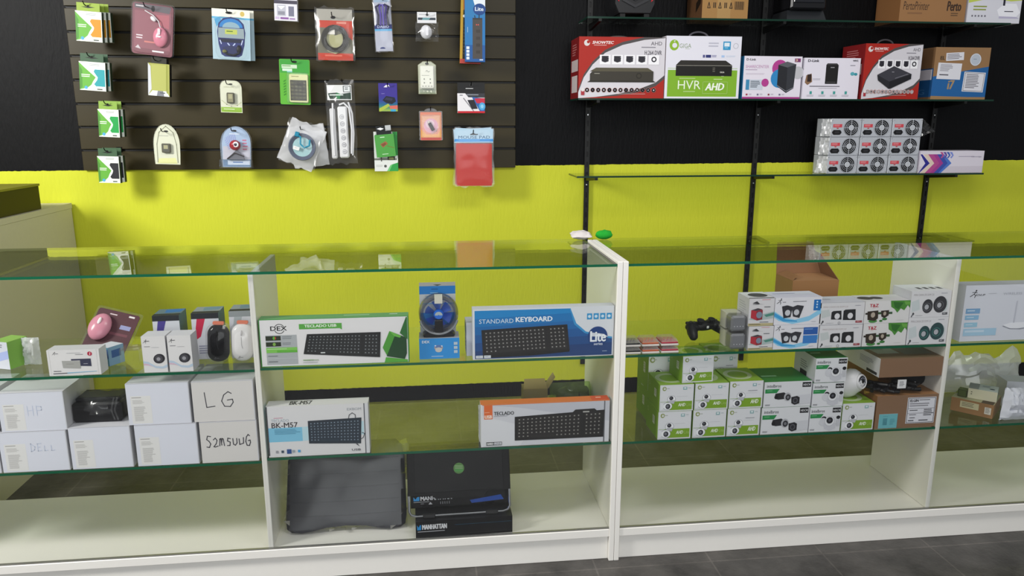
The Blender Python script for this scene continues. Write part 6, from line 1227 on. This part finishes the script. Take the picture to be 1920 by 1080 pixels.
# pink mouse pack leaning back
o = empty('mouse_pack', (at(185, 672, .17).x, .172, SL1+.026), 'maroon pack with a pink mouse, leaning behind the white drive box', 'mouse pack', None, (math.radians(-38), math.radians(14), -.1))
b = B(); b.prism(rr(.13, .14, .008, .01, .07), .004, .006, '#4f2a34'); p = Print(b, (-.055, .004, .14), (.075, .004, .14), (.075, .004, 0), (-.055, .004, 0), (0, -1, 0)); p.L(.3, .08, .55, .14, 1, '#c9b4bc'); p.L(.75, .05, .95, .14, 1, '#d9cdd4'); p.R(.65, .3, .9, .4, '#8a8ab4'); p.R(.3, .5, .9, .56, '#6a3a46'); b.build('backing_card', o)
b = B(); b.ball((-.024, -.006, .075), .033, .02, .045, M('#c98498', .2), 20, 12); b.build('mouse', o); b = B(); b.ball((-.024, -.026, .088), .005, .004, .012, M('#efe4e8', .2), 8, 6); b.build('scroll_wheel', o); b = B(); b.prism(rr(.145, .15, .01, .01, .073), .0065, .008, BLISTER); b.build('clear_shell', o)
W, cx, H = span(-14, 692, 24, 690, .1, 640); b = Carton(W, .07, H, '#cfd0da', right='#7fae4a', top='#8fb85a'); p = b.front; p.P([(0, .5), (1, .3), (1, .6), (0, .8)], '#a9b4e0'); p.L(.2, .1, .8, .25, 2, '#77777f'); b.build('gadget_box', loc=(cx, .1, SL1+.0006), rz=-.35, label='white and green box at the left edge of upper shelf', category='gadget box')
o = empty('clear_pouch', (at(44, 690, .12).x+.022, .135, SL1+.0006), 'small crumpled clear pouch beside the green box, left end', 'plastic bag'); film(.05, .085, .035, 81, MILKY, 8, 10, .01).build('bag', o)
o = empty('clear_box', (at(247, 706, .05).x, .05, SL1+.0006), 'small empty clear plastic box left of the webcam boxes', 'clear box')
b = B(); b.box((-.027, 0, 0), (.027, .05, .058), BLISTER); b.build('shell', o); b = B(); b.box((-.027, .001, .0585), (.027, .05, .0635), BLISTER); b.build('lid', o)
def webc(W, H):
    b = Carton(W, .06, H, '#dad8da', right='#b9b8be', top='#cfced4'); p = b.front; p.R(0, 0, 1, 1, '#dfdcdc'); knup(p, .16, .13, .1); p.L(.16, .12, .42, .16, 1, '#4a484c'); p.L(.1, .27, .45, .31, 1, '#8a888c'); p.L(.4, .3, .85, .33, 1, '#b4b2b6')
    p.P([(0, .68), (.2, .7), (.5, .82), (.8, .84), (1, .78), (1, .86), (.8, .9), (.5, .88), (.2, .76), (0, .76)], '#b9c9da'); p.P([(0, .74), (.2, .76), (.4, .84), (.2, .8), (0, .79)], '#d4b4c4'); p.E(.68, .62, .15, .13, '#2c2a30', -.4); p.E(.66, .62, .1, .1, '#4a484e'); p.E(.65, .63, .05, .05, '#9a989e'); return b
for k, (xa, xb) in enumerate(((271.5, 316), (319.5, 363.5))): stand(webc, xa, 703-1.5*k, xb, 702-1.5*k, 635-1.5*k, FY, SL1, 'webcam_box', 'narrow white webcam box, %s of the two side by side' % ('left' if k == 0 else 'right'), 'webcam box', 'webcam boxes')
for k, (xa, xb, c1, c2, lab) in enumerate(((296, 345, '#4a3f8c', '#3a4a5c', 'box with slate blue top directly behind the webcam boxes'), (368, 418, '#c2284a', '#8f98a0', 'box with grey and pink front behind the black mouse'), (438, 486, '#a9aeb4', '#77807f', 'box with grey front behind the white mouse'))):
    W, cx, H = span(xa, 696, xb, 695, .13, 612-k*2); b = Carton(W, .085, H, '#cfced8', top='#5f7480' if k == 0 else '#8a9096', right='#3a5a6c'); p = b.front; p.P([(.0, .0), (1, 0), (1, .12), (.0, .12)], '#26282e' if k < 2 else '#8f9499'); p.P([(.2, .12), (.5, .12), (.3, .5), (.05, .6)], c1); p.L(.2, .7, .8, .9, 4, '#8a8aa4'); q = b.top; q.P([(.3, .1), (1, 0), (.9, .5), (.35, .6)], '#2f6aa8' if k == 0 else '#6a8494'); q.R(0, .7, 1, 1, '#2c2e34')
    b.build('mouse_box', loc=(cx, .13, SL1+.0006), rz=.05, label=lab, category='mouse box', group='mouse boxes on the upper shelf')
for k, (xc, col, lg, lab) in enumerate(((411, '#131316', '#5c5a5e', 'glossy black wireless mouse upright in a clear shell'), (456, '#dedbdb', '#3a383c', 'glossy white wireless mouse upright in a clear shell'))):
    a = at(xc, 692, .075); w = at(xc+20.5, 655, .075).x-at(xc-20.5, 655, .075).x; h = at(xc, 622, .075).z-at(xc, 691, .075).z
    o = empty('computer_mouse', (a.x, .075, SL1+.004), lab, 'computer mouse', None, (math.radians(-4), math.radians(3), 0)); pts = rr(w, h, w*.46, 0, h/2+.004, 8)
    b = B(); rings = []
    for yy, sc in ((.012, .9), (.006, 1), (-.004, .97), (-.011, .82), (-.016, .5), (-.0172, .05)): rings.append([(x_*sc, yy, (z_-h/2)*sc+h/2) for x_, z_ in pts])
    b.loft(rings[::-1], M(col, .08)); b.build('body', o, sharp=60)
    b = B(); b.ball((0, -.015, h*.8), .0035, .005, .009, M('#0d0d0f' if k == 0 else '#c9c6c8', .2), 10, 8); b.build('scroll_wheel', o)
    b = B(); b.tube([(0, -.0166, h*.7), (.001, -.0176, h*.5), (.004, -.0172, h*.4)], .0007, '#2a2a2c' if k == 0 else '#a9a6a8', 5); q = Print(b, (-w*.2, -.0168, h*.2), (w*.25, -.0168, h*.2), (w*.25, -.0168, h*.12), (-w*.2, -.0168, h*.12), (0, -1, 0)); knup(q, .25, .45, .8, lg); q.L(.35, .4, .8, .65, 1, lg); b.build('logo', o)
    b = B(); b.prism(rr(w*.5, .01, .003, 0, h*1.03+.004), -.002, .006, '#d87a60'); b.build('battery_tab', o, label='orange battery tab')
    b = B(); b.prism([(x_*1.13, (z_-h/2)*1.08+h/2) for x_, z_ in pts], -.014, .018, BLISTER, .01); b.v = [(x_, y_, max(z_, -.0004)) for x_, y_, z_ in b.v]; b.build('clear_shell', o)

# --- left bay, lower shelf: plain white cartons
def white_box(scr, lab_):
    def f(W, H):
        b = Carton(W, .17, H, '#d9d9e2', top='#cdccd2', left='#c4c4ca', right='#c9c8cc'); p = b.front; p.R(0, 0, 1, 1, '#dddee8') if lab_ else p.R(0, 0, 1, 1, '#d9d5d2')
        p.R(.985, .0, 1, 1, '#c9c9cf'); p.R(0, 0, 1, .012, '#bdbdc4')
        if lab_: p.R(.06, .3, .38, .97, '#e4e2e0'); p.L(.08, .33, .3, .37, 1, '#a4a19e'); p.L(.09, .4, .28, .5, 4, '#bdbab8'); p.L(.1, .56, .3, .92, 12, '#b6b3b2')
        for st in scr: p.S(st[1:], .022 if st[0] == 'p' else .016, '#4a4850' if st[0] == 'p' else '#c9d0e2')
        return b
    return f
def letters(txt, x, y, w, h, pen):
    G = dict(L=[[(0, 0), (.1, .98), (.75, .92)]], G=[[(.85, .12), (.6, 0), (.25, .2), (.05, .6), (.25, .95), (.7, .98), (.95, .7), (.9, .5), (.5, .55)]], S=[[(.9, .05), (.3, .0), (.1, .3), (.5, .45), (.8, .7), (.5, 1), (0, .95)]], a=[[(.1, .35), (.5, .2), (.8, .4), (.6, .7), (.1, .95), (.4, .98), (.95, .9)]], m=[[(.0, .9), (.1, .3), (.3, .25), (.4, .85)], [(.4, .6), (.55, .25), (.75, .3), (.9, .9)]], s=[[(.9, .3), (.4, .25), (.3, .5), (.8, .6), (.7, .9), (.2, .9)]], u=[[(.1, .3), (.15, .8), (.5, .9), (.85, .7), (.85, .3)]], n=[[(.05, .35), (.1, .85), (.85, .75), (.9, .25)]], g=[[(.8, .35), (.4, .25), (.1, .55), (.4, .85), (.9, .75), (.85, .55), (.5, .55)]],
             H=[[(0, 0), (.05, 1)], [(.8, 0), (.8, 1)], [(.05, .5), (.8, .45)]], P=[[(.1, 0), (.1, 1)], [(.1, .05), (.8, .1), (.8, .45), (.1, .5)]], D=[[(.1, 0), (.1, 1), (.7, .8), (.85, .4), (.1, 0)]], E=[[(.8, 0), (.1, .05), (.1, .95), (.8, .9)], [(.1, .5), (.6, .45)]], l=[[(.1, .3), (.1, .95), (.7, .9)]])
    o = []; n = len(txt)
    for i, ch in enumerate(txt):
        for st in G.get(ch, []): o.append([pen]+[(x+w*(i+.8*px)/n, y+h*py) for px, py in st])
    return o
LBX = ((8, 134.5, 896, 818.5), (138, 253, 889, 809), (260, 376, 883, 804), (380, 487, 874, 795))
TPX = ((4, 128, 819.5, 744), None, (243, 361, 808, 728), (364.5, 480, 798, 720))
scrb = (letters('DEll', .45, .3, .4, .2, 'b'), [], [], letters('SamsunG', .1, .34, .8, .28, 'p')); scrt = (letters('HP', .43, .35, .26, .25, 'b'), None, [], letters('LG', .2, .27, .52, .38, 'p'))
phb = ('white carton with a printed label, bottom row at left, faint blue scrawl', 'white carton with a printed label, beneath the black bagged cartridge', 'white carton with a printed label, bottom row beside the handwritten one', 'white carton with handwritten SAMSUNG, bottom row by the divider')
pht = ('white carton with a printed label, top row at left end', None, 'white carton with a printed label, top row right of the black cartridge', 'white carton with handwritten LG, top row by the divider')
phb = [s_.replace('SAMSUNG', 'long word').replace('LG', 'two letters') for s_ in phb]; pht = [s_ and s_.replace('handwritten LG', 'two handwritten letters') for s_ in pht]
wtop = []
for k in range(4):
    xa, xb, yb, yt = LBX[k]; W, cx, H = span(xa, yb, xb, yb-6, FY, yt)
    b = white_box(scrb[k], k < 3)(W-.002, H); b.build('white_carton', loc=(cx, FY, SL2+.0006), label=phb[k], category='white box', group='white cartons on the lower shelf'); wtop.append(SL2+.0012+H)
    if TPX[k]:
        xa, xb, yb, yt = TPX[k]; W, cx, H = span(xa, yb, xb, yb-6, FY, yt); b = white_box(scrt[k], k < 3)(W-.002, H); b.build('white_carton', loc=(cx, FY+.002, wtop[k]+.0004), label=pht[k], category='white box', group='white cartons on the lower shelf')
xa, xb, yb, yt = LBX[0]; W, cx, H = span(xa, yb, xb, yb-6, FY, yt)
for lv in range(2): white_box([], True)(W, H-.001).build('white_carton', loc=(cx-W-.004, FY, SL2+.0006+lv*(H+.0006)), label='white carton cut off by the left edge, %s one' % ('lower' if lv == 0 else 'upper'), category='white box', group='white cartons on the lower shelf')
# black toner cartridge in an air bag between the cartons
W, cx, H = span(136, 808, 240, 803, .05, 757)
o = empty('toner_cartridge', (cx, .05, wtop[1]+.0008), 'black toner cartridge in a clear bag between white cartons', 'toner cartridge')
b = B(); b.bbox((-W*.47, .0, 0), (W*.42, .1, H*.74), M('#1a1a1d', .45), .006); b.bbox((-W*.42, .012, H*.745), (W*.38, .09, H*.9), M('#222226', .4), .004); q = Print(b, (-W*.4, -.0001, H*.7), (W*.4, -.0001, H*.7), (W*.4, -.0001, H*.1), (-W*.4, -.0001, H*.1), (0, -1, 0)); q.R(0, .1, 1, .12, '#34343a'); q.R(0, .3, 1, .32, '#2c2c32'); b.build('body', o)
b = film(W*1.0, H*1.0, .12, 91, BAG, 14, 10, .01); b.v = [(x_, y_+.05, z_) for x_, y_, z_ in b.v]; b.v = [(x_, y_, max(z_, .0)) for x_, y_, z_ in b.v]; b.build('clear_bag', o)
b = B()
for xx in (.3, .36): b.tube([(W*xx, -.006, H*.1), (W*(xx-.03), -.012, H*.5), (W*(xx+.02), -.004, H*.95)], .0025, BAG, 6)
b.build('bag_seam', o)
